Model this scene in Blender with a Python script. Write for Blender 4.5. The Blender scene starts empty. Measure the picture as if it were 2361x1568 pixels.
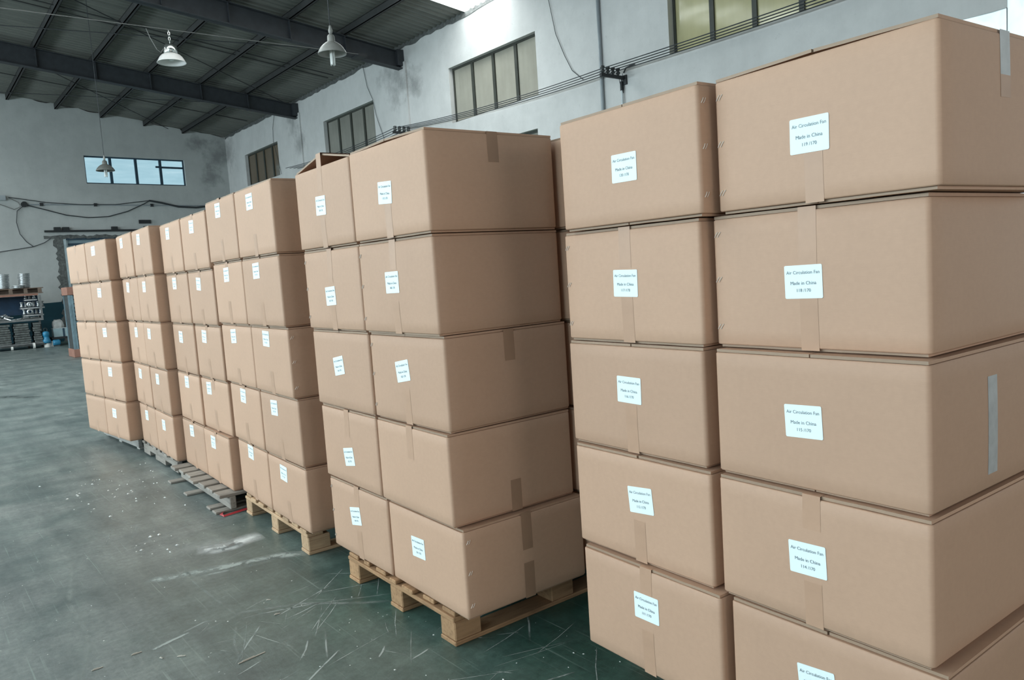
import bpy, bmesh, math, random
from mathutils import Vector, Matrix
R = math.radians
rnd = random.Random(7)
scene = bpy.context.scene
COL = scene.collection

# ------------------------------------------------------------------ camera
cam_d = bpy.data.cameras.new('camera')
cam_d.sensor_fit = 'HORIZONTAL'; cam_d.sensor_width = 36.0; cam_d.lens = 26.70
cam_d.clip_start = 0.05; cam_d.clip_end = 200
cam = bpy.data.objects.new('camera', cam_d); COL.objects.link(cam)
cm = Matrix(((0.773435, 0.1110078, -0.6240798), (-0.6304206, 0.0320544, -0.7755916), (-0.0660922, 0.9933025, 0.0947736)))
cam.matrix_world = Matrix.Translation((0, 0, 1.5932)) @ cm.to_4x4()
scene.camera = cam

# ------------------------------------------------------------------ sky, exposure
scene.view_settings.view_transform = 'Standard'
scene.view_settings.look = 'None'
scene.view_settings.gamma = 1.0
scene.view_settings.use_curve_mapping = False
scene.view_settings.exposure = 0.0
scene.cycles.use_denoising = True
scene.cycles.max_bounces = 8
scene.cycles.diffuse_bounces = 5
scene.cycles.sample_clamp_indirect = 6.0
scene.cycles.caustics_reflective = False
scene.cycles.caustics_refractive = False
w = bpy.data.worlds.new('overcast_sky'); scene.world = w; w.use_nodes = True
w.node_tree.nodes['Background'].inputs[0].default_value = (0.80, 0.93, 1.0, 1)
w.node_tree.nodes['Background'].inputs[1].default_value = 1.25

def area(name, loc, direction, sx, sy, power, col):
    d = bpy.data.lights.new(name, 'AREA'); d.shape = 'RECTANGLE'; d.size = sx; d.size_y = sy
    d.energy = power; d.color = col
    o = bpy.data.objects.new(name, d); COL.objects.link(o); o.location = loc
    o.rotation_euler = Vector(direction).to_track_quat('-Z', 'Y').to_euler()
    return o
# daylight through the windows of the opposite wall (bay spacing 6.95 m); the rear fill is added
for i, y in enumerate((-2.5, 4.45, 11.4, 18.35, 25.3)):
    area('window_daylight', (-12.25, y, 3.9), (1, 0, -0.06), 4.6, 2.6, 770.0 * (.62, 1.0, .85, .8, 1.0)[i], (0.78, 0.95, 1.02))
area('added_rear_fill', (1.6, -6.7, 1.5), (0.05, 1, 0.0), 4.4, 2.6, 118.0, (1.0, 0.86, 0.74))  # added warm fill behind the camera, lifts the carton side faces
SKY_E = 8.5     # daylight carried by the translucent roof sheets
# ------------------------------------------------------------------ helpers
def tag(o, label=None, cat=None, group=None, kind=None):
    if label: o['label'] = label
    if cat: o['category'] = cat
    if group: o['group'] = group
    if kind: o['kind'] = kind
    return o

def empty(name, loc=(0, 0, 0), rz=0.0):
    o = bpy.data.objects.new(name, None); COL.objects.link(o)
    o.location = loc; o.rotation_euler = (0, 0, rz); o.empty_display_size = 0.1
    return o

def obj(name, me, parent=None, loc=(0, 0, 0), rot=(0, 0, 0)):
    o = bpy.data.objects.new(name, me); COL.objects.link(o)
    if parent: o.parent = parent
    o.location = loc; o.rotation_euler = rot
    return o

class MB:
    """collects shapes into one mesh"""
    def __init__(s): s.v = []; s.f = []; s.m = []
    def add(s, vs, fs, mi=0):
        b = len(s.v); s.v += [tuple(p) for p in vs]; s.f += [tuple(i + b for i in f) for f in fs]; s.m += [mi] * len(fs)
        return s
    def box(s, x0, x1, y0, y1, z0, z1, mi=0, M=None, bev=0.0):
        if bev > 0:
            b = min(bev, (x1-x0)*.45, (y1-y0)*.45, (z1-z0)*.45)
            pts = []
            for sx, ex in ((x0, 1), (x1, -1)):
                for sy, ey in ((y0, 1), (y1, -1)):
                    for sz, ez in ((z0, 1), (z1, -1)):
                        pts += [(sx, sy+ey*b, sz+ez*b), (sx+ex*b, sy, sz+ez*b), (sx+ex*b, sy+ey*b, sz)]
            bm = bmesh.new()
            for p in pts: bm.verts.new(p)
            r = bmesh.ops.convex_hull(bm, input=bm.verts)
            bmesh.ops.dissolve_limit(bm, angle_limit=0.01, verts=bm.verts, edges=bm.edges)
            bm.verts.index_update()
            vs = [v.co.copy() for v in bm.verts]; fs = [[v.index for v in f.verts] for f in bm.faces]; bm.free()
        else:
            vs = [Vector((x, y, z)) for x in (x0, x1) for y in (y0, y1) for z in (z0, z1)]
            fs = [(0, 1, 3, 2), (4, 6, 7, 5), (0, 4, 5, 1), (2, 3, 7, 6), (0, 2, 6, 4), (1, 5, 7, 3)]
        if M is not None: vs = [M @ v for v in vs]
        return s.add(vs, fs, mi)
    def tube(s, pts, r, n=8, mi=0, cap=True, radii=None):
        pts = [Vector(p) for p in pts]; k = len(pts); vs = []; prev = None
        for i, p in enumerate(pts):
            t = (pts[min(i+1, k-1)] - pts[max(i-1, 0)]).normalized()
            if prev is None:
                a = Vector((0, 0, 1)) if abs(t.z) < .9 else Vector((1, 0, 0)); u = t.cross(a).normalized()
            else:
                u = (prev - t * prev.dot(t)).normalized()
            prev = u; w_ = t.cross(u); rr = radii[i] if radii else r
            for j in range(n):
                a = 2 * math.pi * j / n; vs.append(p + (u * math.cos(a) + w_ * math.sin(a)) * rr)
        fs = [(i*n+j, i*n+(j+1) % n, (i+1)*n+(j+1) % n, (i+1)*n+j) for i in range(k-1) for j in range(n)]
        if cap: fs += [tuple(range(n-1, -1, -1)), tuple((k-1)*n+j for j in range(n))]
        return s.add(vs, fs, mi)
    def lathe(s, prof, n=24, mi=0, c=(0, 0, 0), axis='z'):
        vs = []
        for r_, z in prof:
            for j in range(n):
                a = 2*math.pi*j/n
                q = (r_*math.cos(a), r_*math.sin(a), z)
                if axis == 'y': q = (q[0], q[2], q[1])
                if axis == 'x': q = (q[2], q[0], q[1])
                vs.append((q[0]+c[0], q[1]+c[1], q[2]+c[2]))
        k = len(prof)
        fs = [(i*n+j, i*n+(j+1) % n, (i+1)*n+(j+1) % n, (i+1)*n+j) for i in range(k-1) for j in range(n)]
        return s.add(vs, fs, mi)
    def mesh(s, mats, smooth=False):
        me = bpy.data.meshes.new('mesh'); me.from_pydata(s.v, [], s.f)
        for m_ in (mats if isinstance(mats, (list, tuple)) else [mats]): me.materials.append(m_)
        me.polygons.foreach_set('material_index', s.m)
        if smooth: me.polygons.foreach_set('use_smooth', [True]*len(s.f))
        me.update(); return me
    def build(s, name, mats, parent=None, loc=(0, 0, 0), rot=(0, 0, 0), smooth=False):
        me = s.mesh(mats, smooth)
        bm = bmesh.new(); bm.from_mesh(me); bmesh.ops.recalc_face_normals(bm, faces=bm.faces); bm.to_mesh(me); bm.free()
        return obj(name, me, parent, loc, rot)

# ------------------------------------------------------------------ materials
def new_mat(name):
    m = bpy.data.materials.new(name); m.use_nodes = True
    return m, m.node_tree, m.node_tree.nodes['Principled BSDF']

def N(t, kind, **kw):
    n = t.nodes.new(kind)
    for k, v in kw.items():
        if k in n.inputs.keys(): n.inputs[k].default_value = v
        else: setattr(n, k, v)
    return n

def ramp(t, src, stops):
    r = t.nodes.new('ShaderNodeValToRGB'); e = r.color_ramp.elements
    e[0].position, e[0].color = stops[0][0], (*stops[0][1], 1)
    e[1].position, e[1].color = stops[-1][0], (*stops[-1][1], 1)
    for p_, c in stops[1:-1]:
        q = e.new(p_); q.color = (*c, 1)
    t.links.new(src, r.inputs[0]); return r.outputs[0]

def mixc(t, fac, a, b, mode='MIX'):
    n = t.nodes.new('ShaderNodeMix'); n.data_type = 'RGBA'; n.blend_type = mode
    for i, v in ((0, fac), (6, a), (7, b)):
        if hasattr(v, 'node'): t.links.new(v, n.inputs[i])
        elif isinstance(v, (int, float)): n.inputs[i].default_value = v
        else: n.inputs[i].default_value = (*v, 1)
    return n.outputs[2]

def noise(t, vec, scale, detail=4, rough=.55, dist=0.0):
    n = N(t, 'ShaderNodeTexNoise', Scale=scale, Detail=detail, Roughness=rough, Distortion=dist)
    if vec is not None: t.links.new(vec, n.inputs['Vector'])
    return n.outputs['Fac']

def mapping(t, vec, scale=(1, 1, 1), rot=(0, 0, 0), loc=(0, 0, 0)):
    m = t.nodes.new('ShaderNodeMapping'); m.inputs['Scale'].default_value = scale
    m.inputs['Rotation'].default_value = rot; m.inputs['Location'].default_value = loc
    t.links.new(vec, m.inputs['Vector']); return m.outputs[0]

def coords(t, which='Object'): return t.nodes.new('ShaderNodeTexCoord').outputs[which]

def simple(name, col, rough=.6, metal=0.0, var=0.12, scale=6.0, bump=0.0, spec=.5, coat=0.0):
    m, t, b = new_mat(name)
    c = coords(t); f = noise(t, c, scale)
    lo = tuple(x*(1-var) for x in col); hi = tuple(min(1, x*(1+var)) for x in col)
    t.links.new(ramp(t, f, [(.3, lo), (.7, hi)]), b.inputs['Base Color'])
    b.inputs['Roughness'].default_value = rough; b.inputs['Metallic'].default_value = metal
    b.inputs['Specular IOR Level'].default_value = spec
    if coat: b.inputs['Coat Weight'].default_value = coat
    if bump:
        bp = N(t, 'ShaderNodeBump', Strength=bump, Distance=.01)
        t.links.new(noise(t, c, scale*6), bp.inputs['Height']); t.links.new(bp.outputs[0], b.inputs['Normal'])
    return m

def m_cardboard(name, base, flutes=True):
    m, t, b = new_mat(name); c = coords(t)
    f = noise(t, c, 3.0, 5); g = noise(t, c, 55.0, 3); s = noise(t, mapping(t, c, (1, 1, 14)), 30, 3)
    oi = t.nodes.new('ShaderNodeObjectInfo')
    mr = N(t, 'ShaderNodeMapRange'); mr.inputs[3].default_value = .93; mr.inputs[4].default_value = 1.06
    t.links.new(oi.outputs['Random'], mr.inputs[0])
    col = ramp(t, f, [(.25, tuple(x*.95 for x in base)), (.75, tuple(x*1.05 for x in base))])
    col = mixc(t, .25, col, ramp(t, g, [(.3, tuple(x*.9 for x in base)), (.7, tuple(x*1.08 for x in base))]))
    col = mixc(t, .15, col, ramp(t, s, [(.3, tuple(x*.9 for x in base)), (.7, tuple(x*1.08 for x in base))]))
    cc = t.nodes.new('ShaderNodeCombineColor')
    for i in range(3): t.links.new(mr.outputs[0], cc.inputs[i])
    col = mixc(t, 1.0, col, cc.outputs[0], 'MULTIPLY')
    t.links.new(col, b.inputs['Base Color'])
    b.inputs['Roughness'].default_value = .55; b.inputs['Specular IOR Level'].default_value = .35
    bp = N(t, 'ShaderNodeBump', Strength=.12, Distance=.004)
    t.links.new(noise(t, c, 9, 4), bp.inputs['Height']); t.links.new(bp.outputs[0], b.inputs['Normal'])
    return m

KRAFT = (0.525, 0.335, 0.232)
M = {}
M['card'] = m_cardboard('kraft_cardboard', KRAFT)
M['card_edge'] = m_cardboard('cut_cardboard_edge', (.36, .255, .18))
M['tape'] = simple('packing_tape', (.492, .311, .213), .38, var=.05, scale=12, spec=.3)
M['tape_brown'] = simple('brown_packing_tape', (.36, .225, .15), .34, var=.05, scale=12, spec=.35)
M['tape_milky'] = simple('milky_packing_tape', (.47, .47, .47), .3, var=.12, scale=25)  # pale grey paints a glare reflection into the tape colour
M['label'] = simple('white_label_paper', (.82, .93, .95), .55, var=.01)
M['ink'] = simple('label_ink', (.12, .17, .19), .6, var=.05)
M['staple'] = simple('staple_wire', (.78, .70, .62), .35, 0, var=.05)
M['purlin'] = simple('purlin_paint', (.032, .033, .033), .6, var=.2)
M['rafter'] = simple('rafter_paint', (.030, .034, .040), .55, var=.2)
M['black_iron'] = simple('black_iron', (.018, .02, .022), .6)
M['cable'] = simple('cable_rubber', (.035, .04, .045), .6)
M['grey_wire'] = simple('grey_wire', (.17, .17, .165), .5)
M['frame_green'] = simple('window_frame_paint', (.04, .043, .035), .5, var=.2)
M['frame_blue'] = simple('window_frame_blue', (.025, .055, .085), .5, var=.2)
M['lamp_white'] = simple('white_lamp_shade', (.72, .70, .68), .4, var=.05)
M['lamp_grey'] = simple('dusty_lamp_enamel', (.33, .33, .31), .45, var=.15)
M['lamp_dark'] = simple('dark_lamp_enamel', (.12, .125, .115), .5, var=.15)
M['cfl'] = simple('lamp_tube_glass', (.72, .74, .72), .3, var=.04)
M['chrome'] = simple('polished_ballast', (.60, .62, .60), .18, .95, var=.15, scale=9)
M['porcelain'] = simple('insulator', (.045, .05, .05), .3)
M['alu'] = simple('cast_aluminium', (.62, .64, .65), .28, .9, var=.25, scale=14)
M['steel'] = simple('dull_steel', (.23, .235, .235), .45, .6, var=.25)
M['steel_dark'] = simple('dark_steel', (.06, .065, .065), .5, .3, var=.4, scale=10, bump=.4)
M['sheets'] = simple('stacked_sheet_metal', (.13, .14, .135), .45, .5, var=.5, scale=11, bump=.5)
M['white_plastic'] = simple('white_plastic', (.75, .74, .70), .4, var=.06)
M['blue_plastic'] = simple('blue_machine_paint', (.03, .22, .38), .4, var=.2)
M['blue_paint'] = simple('blue_board_paint', (.012, .04, .085), .55, var=.25)
M['blue_post'] = simple('blue_grey_post_paint', (.17, .25, .29), .5, var=.25, bump=.3)
M['brick_wood'] = simple('reddish_timber', (.30, .145, .105), .7, var=.15)
M['dark_timber'] = simple('dark_timber', (.17, .12, .092), .8, var=.2)
M['pale_box'] = simple('pale_blue_box', (.36, .47, .50), .5, var=.1)
M['bag'] = simple('white_bag', (.42, .42, .41), .6, var=.15, scale=8, bump=.6)
M['conduit'] = simple('grey_conduit', (.30, .33, .35), .5, var=.1)
M['white_conduit'] = simple('white_conduit', (.58, .62, .64), .5, var=.1)
M['door'] = simple('blue_grey_door_paint', (.24, .32, .36), .5, var=.12, scale=2)
M['door_jamb'] = simple('pale_steel_jamb', (.42, .50, .53), .4, var=.15)
M['rubble'] = simple('exposed_mortar', (.11, .115, .112), .9, var=.4, scale=12, bump=.6)
M['strap'] = simple('red_strap', (.42, .035, .045), .35, var=.15)
M['chip'] = simple('pale_wood_chip', (.55, .52, .46), .7, var=.2)
M['paper'] = simple('white_paper_scrap', (.75, .78, .76), .7, var=.1)

def m_wood(name, base, dark, knots=True, axis=0):
    m, t, b = new_mat(name); c = coords(t); sc = [26, 26, 26]; sc[axis] = 2.2
    oi = t.nodes.new('ShaderNodeObjectInfo'); va = N(t, 'ShaderNodeVectorMath', operation='ADD')
    t.links.new(c, va.inputs[0]); t.links.new(oi.outputs['Location'], va.inputs[1])
    f = noise(t, mapping(t, va.outputs[0], sc), 1.6, 6, .65, .6); g = noise(t, va.outputs[0], 5.0, 4)
    col = ramp(t, f, [(.28, dark), (.52, base), (.8, tuple(min(1, x*1.18) for x in base))])
    col = mixc(t, .45, col, ramp(t, g, [(.3, tuple(x*.55 for x in base)), (.65, base)]))
    mr = N(t, 'ShaderNodeMapRange'); mr.inputs[3].default_value = .75; mr.inputs[4].default_value = 1.15
    t.links.new(oi.outputs['Random'], mr.inputs[0]); cc = t.nodes.new('ShaderNodeCombineColor')
    for i in range(3): t.links.new(mr.outputs[0], cc.inputs[i])
    t.links.new(mixc(t, 1.0, col, cc.outputs[0], 'MULTIPLY'), b.inputs['Base Color'])
    b.inputs['Roughness'].default_value = .8; b.inputs['Specular IOR Level'].default_value = .2
    bp = N(t, 'ShaderNodeBump', Strength=.5, Distance=.004); t.links.new(f, bp.inputs['Height']); t.links.new(bp.outputs[0], b.inputs['Normal'])
    return m
for nm, base, dark in (('pine', (.55, .375, .235), (.28, .165, .09)), ('brown', (.44, .265, .145), (.17, .09, .05)),
                       ('grey', (.35, .32, .285), (.12, .108, .097)), ('pale', (.50, .48, .45), (.22, .21, .195))):
    for ax, an in ((0, 'x'), (1, 'y')): M[nm + '_' + an] = m_wood('pallet_wood_' + nm + '_' + an, base, dark, axis=ax)

def m_wall(name, base, stain, dirt, spots=()):
    m, t, b = new_mat(name); c = coords(t)
    f = noise(t, c, .45, 6, .6, .4); g = noise(t, c, 2.6, 6, .65); h = noise(t, mapping(t, c, (3.2, 3.2, .35)), 1.0, 5, .6)
    k = noise(t, c, 11, 5, .7)
    col = ramp(t, f, [(.30, stain), (.62, base)])
    col = mixc(t, .40, col, ramp(t, g, [(.33, stain), (.6, base)]))
    col = mixc(t, .07, col, ramp(t, h, [(.30, dirt), (.55, base)]))
    sp = ramp(t, k, [(.63, (0, 0, 0)), (.76, (1, 1, 1))])
    col = mixc(t, mixc(t, 1.0, sp, (.45, .45, .45), 'MULTIPLY'), col, dirt)
    for (x, y, z, rad) in spots:      # old damp stains
        d = N(t, 'ShaderNodeVectorMath', operation='DISTANCE'); t.links.new(c, d.inputs[0]); d.inputs[1].default_value = (x, y, z)
        ad = N(t, 'ShaderNodeMath', operation='MULTIPLY_ADD'); t.links.new(g, ad.inputs[0]); ad.inputs[1].default_value = rad*2.2; t.links.new(d.outputs['Value'], ad.inputs[2])
        mr = N(t, 'ShaderNodeMapRange'); t.links.new(ad.outputs[0], mr.inputs[0])
        mr.inputs[1].default_value = rad*2.1; mr.inputs[2].default_value = rad*1.2; mr.inputs[3].default_value = 0; mr.inputs[4].default_value = .55
        col = mixc(t, mr.outputs[0], col, tuple(v*.55 for v in dirt))
    t.links.new(col, b.inputs['Base Color'])
    b.inputs['Roughness'].default_value = .9; b.inputs['Specular IOR Level'].default_value = .15
    bp = N(t, 'ShaderNodeBump', Strength=.35, Distance=.02); t.links.new(g, bp.inputs['Height']); t.links.new(bp.outputs[0], b.inputs['Normal'])
    return m
M['wall'] = m_wall('whitewashed_plaster', (.64, .635, .625), (.52, .518, .51), (.32, .32, .32), [(11.388, 32.0, 7.0, .8), (11.388, 18.5, 7.1, .9), (11.388, 17.6, 6.7, .5), (11.388, 25.4, 7.1, .6), (11.388, 25.0, 6.3, .5)])
M['wall_far'] = m_wall('grey_plaster', (.50, .515, .505), (.40, .41, .405), (.22, .225, .23), [(11.1, 32.25, 7.0, .75), (10.7, 32.2, 6.1, .5), (10.2, 32.2, 7.5, .45)])
M['dado'] = m_wall('dark_blue_dado', (.022, .065, .085), (.016, .045, .062), (.03, .05, .055))

def m_floor():
    m, t, b = new_mat('worn_green_floor_paint'); c = coords(t)
    f = noise(t, c, .5, 6, .6, .5); g = noise(t, c, 1.7, 7, .68, .4); k = noise(t, c, 30, 5, .75)
    st = noise(t, mapping(t, c, (3.2, .55, 1), (0, 0, R(-14))), 1.4, 6, .68)
    st2 = noise(t, mapping(t, c, (.6, 3.0, 1), (0, 0, R(8)), (5, 2, 0)), 1.2, 6, .68)
    # traffic wear plus painted-in shade: darker green by the pallets, grey in the lane
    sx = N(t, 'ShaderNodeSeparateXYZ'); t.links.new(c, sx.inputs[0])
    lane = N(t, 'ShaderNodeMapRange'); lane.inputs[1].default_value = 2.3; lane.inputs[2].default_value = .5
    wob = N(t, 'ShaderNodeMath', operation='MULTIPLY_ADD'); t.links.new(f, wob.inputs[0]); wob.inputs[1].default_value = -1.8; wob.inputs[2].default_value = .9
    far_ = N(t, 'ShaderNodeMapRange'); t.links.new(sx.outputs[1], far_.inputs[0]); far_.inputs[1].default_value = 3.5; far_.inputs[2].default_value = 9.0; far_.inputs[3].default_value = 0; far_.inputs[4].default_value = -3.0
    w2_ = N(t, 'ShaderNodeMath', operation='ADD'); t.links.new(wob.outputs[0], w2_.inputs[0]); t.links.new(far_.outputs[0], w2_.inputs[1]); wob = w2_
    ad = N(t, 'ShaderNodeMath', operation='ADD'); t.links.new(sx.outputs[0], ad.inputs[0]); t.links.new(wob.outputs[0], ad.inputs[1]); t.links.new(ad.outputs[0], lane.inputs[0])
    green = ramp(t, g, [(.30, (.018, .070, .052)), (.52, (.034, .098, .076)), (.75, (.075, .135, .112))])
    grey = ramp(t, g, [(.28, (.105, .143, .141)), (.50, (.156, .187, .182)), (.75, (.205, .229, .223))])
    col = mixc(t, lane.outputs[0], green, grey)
    col = mixc(t, .75, col, ramp(t, st, [(.32, (.58, .62, .64)), (.52, (1, 1, 1)), (.72, (1.45, 1.40, 1.38))]), 'MULTIPLY')
    col = mixc(t, .60, col, ramp(t, st2, [(.34, (.62, .66, .68)), (.52, (1, 1, 1)), (.7, (1.4, 1.36, 1.34))]), 'MULTIPLY')
    col = mixc(t, .48, col, ramp(t, k, [(.34, (.55, .58, .58)), (.66, (1.5, 1.48, 1.46))]), 'MULTIPLY')
    for ang, sc, thr, amt in ((37, 1.0, .66, .45), (-52, 1.2, .67, .45), (78, .8, .67, .45), (12, 1.1, .68, .4), (-20, .9, .68, .35)):
        s = noise(t, mapping(t, c, (60*sc, 1.1*sc, 1), (0, 0, R(ang)), (ang, ang*.3, 0)), 1.0, 3, .5)
        mk = noise(t, mapping(t, c, (1, 1, 1), (0, 0, 0), (ang*.7, 0, 0)), 1.1, 3)
        fa = mixc(t, 1.0, ramp(t, s, [(thr, (0, 0, 0)), (thr+.04, (1, 1, 1))]), ramp(t, mk, [(.44, (0, 0, 0)), (.58, (amt, amt, amt))]), 'MULTIPLY')
        col = mixc(t, fa, col, (.30, .38, .35))
    v = N(t, 'ShaderNodeTexVoronoi', Scale=5.5); t.links.new(c, v.inputs['Vector'])
    sp = ramp(t, v.outputs['Distance'], [(.018, (1, 1, 1)), (.03, (0, 0, 0))])
    col = mixc(t, mixc(t, 1.0, sp, (.6, .6, .6), 'MULTIPLY'), col, (.5, .53, .5))
    t.links.new(col, b.inputs['Base Color'])
    t.links.new(ramp(t, g, [(.3, (.28, .28, .28)), (.7, (.50, .50, .50))]), b.inputs['Roughness'])
    b.inputs['Specular IOR Level'].default_value = .5
    bp = N(t, 'ShaderNodeBump', Strength=.12, Distance=.01); t.links.new(k, bp.inputs['Height']); t.links.new(bp.outputs[0], b.inputs['Normal'])
    return m
def m_dust(name, col, scale, lo, hi, stretch=(1, 1, 1), rot=0, amt=1.0):
    m, t, b = new_mat(name); c = coords(t)
    f = noise(t, mapping(t, c, stretch, (0, 0, R(rot))), scale, 6, .7, .4)
    vc = t.nodes.new('ShaderNodeVertexColor'); vc.layer_name = 'fade'
    al = mixc(t, 1.0, ramp(t, f, [(lo, (0, 0, 0)), (hi, (amt, amt, amt))]), vc.outputs[0], 'MULTIPLY')
    b.inputs['Base Color'].default_value = (*col, 1); b.inputs['Roughness'].default_value = .9
    t.links.new(al, b.inputs['Alpha']); return m
M['scuff'] = m_dust('scuffed_paint', (.38, .43, .41), 9, .36, .58, (1, 1, 1), 0, .95)
M['powder'] = m_dust('spilt_white_powder', (.72, .76, .76), 5, .18, .50, amt=1.0)
M['stain'] = m_dust('old_oil_stain', (.03, .045, .045), 5, .35, .6, amt=.7)
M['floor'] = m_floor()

def m_roof():
    m, t, b = new_mat('dusty_roof_sheet'); c = coords(t)
    f = noise(t, c, .5, 5, .6); g = noise(t, mapping(t, c, (.3, 6, 1)), 1.0, 4)
    col = ramp(t, f, [(.3, (.10, .105, .095)), (.7, (.17, .17, .15))])
    col = mixc(t, .4, col, ramp(t, g, [(.3, (.085, .09, .083)), (.7, (.19, .19, .165))]))
    t.links.new(col, b.inputs['Base Color']); b.inputs['Roughness'].default_value = .6
    return m
M['roof'] = m_roof()

def m_emit(name, col, strength):
    m, t, b = new_mat(name)
    b.inputs['Base Color'].default_value = (.6, .6, .6, 1)
    b.inputs['Emission Color'].default_value = (*col, 1); b.inputs['Emission Strength'].default_value = strength
    return m
M['skylight'] = m_emit('translucent_roof_sheet', (.93, 1.0, .99), SKY_E)
def m_backlit():
    m, t, b = new_mat('backlit_plastic_sheet'); c = coords(t)
    f = noise(t, mapping(t, c, (1, 2.2, 1.2), (R(35), 0, 0)), 1.3, 4, .6, 1.2)
    col = ramp(t, f, [(.40, (.66, .86, .92)), (.52, (.80, .97, 1.0)), (.62, (.74, .86, .95))])
    t.links.new(col, b.inputs['Emission Color']); b.inputs['Emission Strength'].default_value = .95
    b.inputs['Base Color'].default_value = (.3, .3, .3, 1); b.inputs['Roughness'].default_value = .35
    return m
M['backlit'] = m_backlit()

def m_pane(name, col, rough=.12):
    m, t, b = new_mat(name); c = coords(t)
    f = noise(t, c, 1.1, 4, .6); g = noise(t, mapping(t, c, (6, 6, .6)), 1.0, 4)
    cc = ramp(t, f, [(.3, tuple(x*.85 for x in col)), (.7, tuple(x*1.12 for x in col))])
    cc = mixc(t, .3, cc, ramp(t, g, [(.3, tuple(x*.8 for x in col)), (.7, tuple(x*1.15 for x in col))]))
    t.links.new(cc, b.inputs['Base Color']); b.inputs['Roughness'].default_value = rough
    b.inputs['Specular IOR Level'].default_value = .6
    return m
M['pane_olive'] = m_pane('dusty_glass_olive', (.46, .42, .24), .10)
M['pane_beige'] = m_pane('dusty_glass_beige', (.34, .325, .275), .14)
M['pane_grey'] = m_pane('dusty_glass_grey', (.25, .245, .215), .14)
M['pane_brown'] = m_pane('dusty_glass_brown', (.145, .11, .075), .14)
def m_clear():
    m, t, b = new_mat('hazy_clear_glass'); t.nodes.remove(b); out = t.nodes['Material Output']; c = coords(t)
    tr = t.nodes.new('ShaderNodeBsdfTransparent'); gl = N(t, 'ShaderNodeBsdfGlossy', Roughness=.05)
    f = noise(t, mapping(t, c, (.5, .5, 3)), 1.6, 4)
    t.links.new(ramp(t, f, [(.35, (.63, .745, .775)), (.6, (.67, .775, .80)), (.78, (.77, .84, .85))]), tr.inputs[0])
    mx = t.nodes.new('ShaderNodeMixShader'); mx.inputs[0].default_value = .05
    t.links.new(tr.outputs[0], mx.inputs[1]); t.links.new(gl.outputs[0], mx.inputs[2]); t.links.new(mx.outputs[0], out.inputs[0])
    return m
M['pane_clear'] = m_clear()
# ------------------------------------------------------------------ the hall
XR = 11.388                  # inner face of the wall behind the cartons
XL, YB = -12.4, -7.0         # opposite wall, wall behind the camera
EAVE, SLOPE, RIDGE = 7.76, 0.124, -0.5
def roof_z(x): return EAVE + SLOPE * (XR - x) if x > RIDGE else EAVE + SLOPE * (XR - RIDGE) - SLOPE * (RIDGE - x)
A_F = R(4.4)
FT = Vector((math.cos(A_F), math.sin(A_F), 0)); FN = Vector((math.sin(A_F), -math.cos(A_F), 0))
CORNER = Vector((XR, 32.262, 0))
def FP(x, z, off=0.0):       # point on the far wall above plan coordinate x, off = proud of it
    return CORNER - FT * ((XR - x) / math.cos(A_F)) + FN * off + Vector((0, 0, z))

def wall(name, mat, a0, a1, ztop, holes, P, depth=0.22, jag=0.0, step=0.35, z_cut=()):
    """a wall in (along, z) with real openings and reveals; P(a, z, off) -> point, off<0 is into the wall"""
    As = sorted(set([a0, a1] + [h[0] for h in holes] + [h[1] for h in holes] + [a0 + i*step for i in range(1, int((a1-a0)/step))]))
    As = [a for i, a in enumerate(As) if i == 0 or a - As[i-1] > 1e-4]
    Zs = sorted(set([0.0] + [h[2] for h in holes] + [h[3] for h in holes] + list(z_cut)))
    mb = MB(); idx = {}
    rr = random.Random(hash(name) % 1000 if False else len(name))
    top = {a: ztop(a) + (rr.uniform(-jag, jag) if jag else 0) for a in As}
    def vi(a, z, o):
        k = (round(a, 4), round(z, 4), o)
        if k not in idx: idx[k] = len(mb.v); mb.v.append(tuple(P(a, z, o)))
        return idx[k]
    def inside(a, z): return any(h[0] < a < h[1] and h[2] < z < h[3] for h in holes)
    for i in range(len(As)-1):
        l, r_ = As[i], As[i+1]
        for j in range(len(Zs)):
            z0 = Zs[j]; last = j == len(Zs)-1
            zl, zr = (top[l], top[r_]) if last else (Zs[j+1], Zs[j+1])
            if inside((l+r_)/2, (z0+min(zl, zr))/2): continue
            mb.f.append((vi(l, z0, 0), vi(r_, z0, 0), vi(r_, zr, 0), vi(l, zl, 0))); mb.m.append(0)
            mb.f.append((vi(l, z0, -depth), vi(l, zl, -depth), vi(r_, zr, -depth), vi(r_, z0, -depth))); mb.m.append(0)
            if last: mb.f.append((vi(l, zl, 0), vi(r_, zr, 0), vi(r_, zr, -depth), vi(l, zl, -depth))); mb.m.append(0)
    for h in holes:
        for (p, q) in (((h[0], h[2]), (h[0], h[3])), ((h[0], h[3]), (h[1], h[3])), ((h[1], h[3]), (h[1], h[2])), ((h[1], h[2]), (h[0], h[2]))):
            mb.f.append((vi(*p, 0), vi(*q, 0), vi(*q, -depth), vi(*p, -depth))); mb.m.append(0)
    o = mb.build(name, mat); tag(o, kind='structure'); return o

# floor
fl = MB(); n = 40
fl.box(XL-.4, XR+.4, YB-.4, 33.4, -.2, 0)
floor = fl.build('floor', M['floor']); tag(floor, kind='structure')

def PR(a, z, o): return (XR - o, a, z)
RH = [(26.92, 30.2, 5.50, 6.70), (19.82, 23.12, 5.40, 6.68), (12.66, 15.97, 5.30, 6.65), (5.70, 9.05, 5.24, 6.62), (-1.3, 2.2, 0.0, 6.9), (12.76, 16.0, 3.15, 4.60)]
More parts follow.
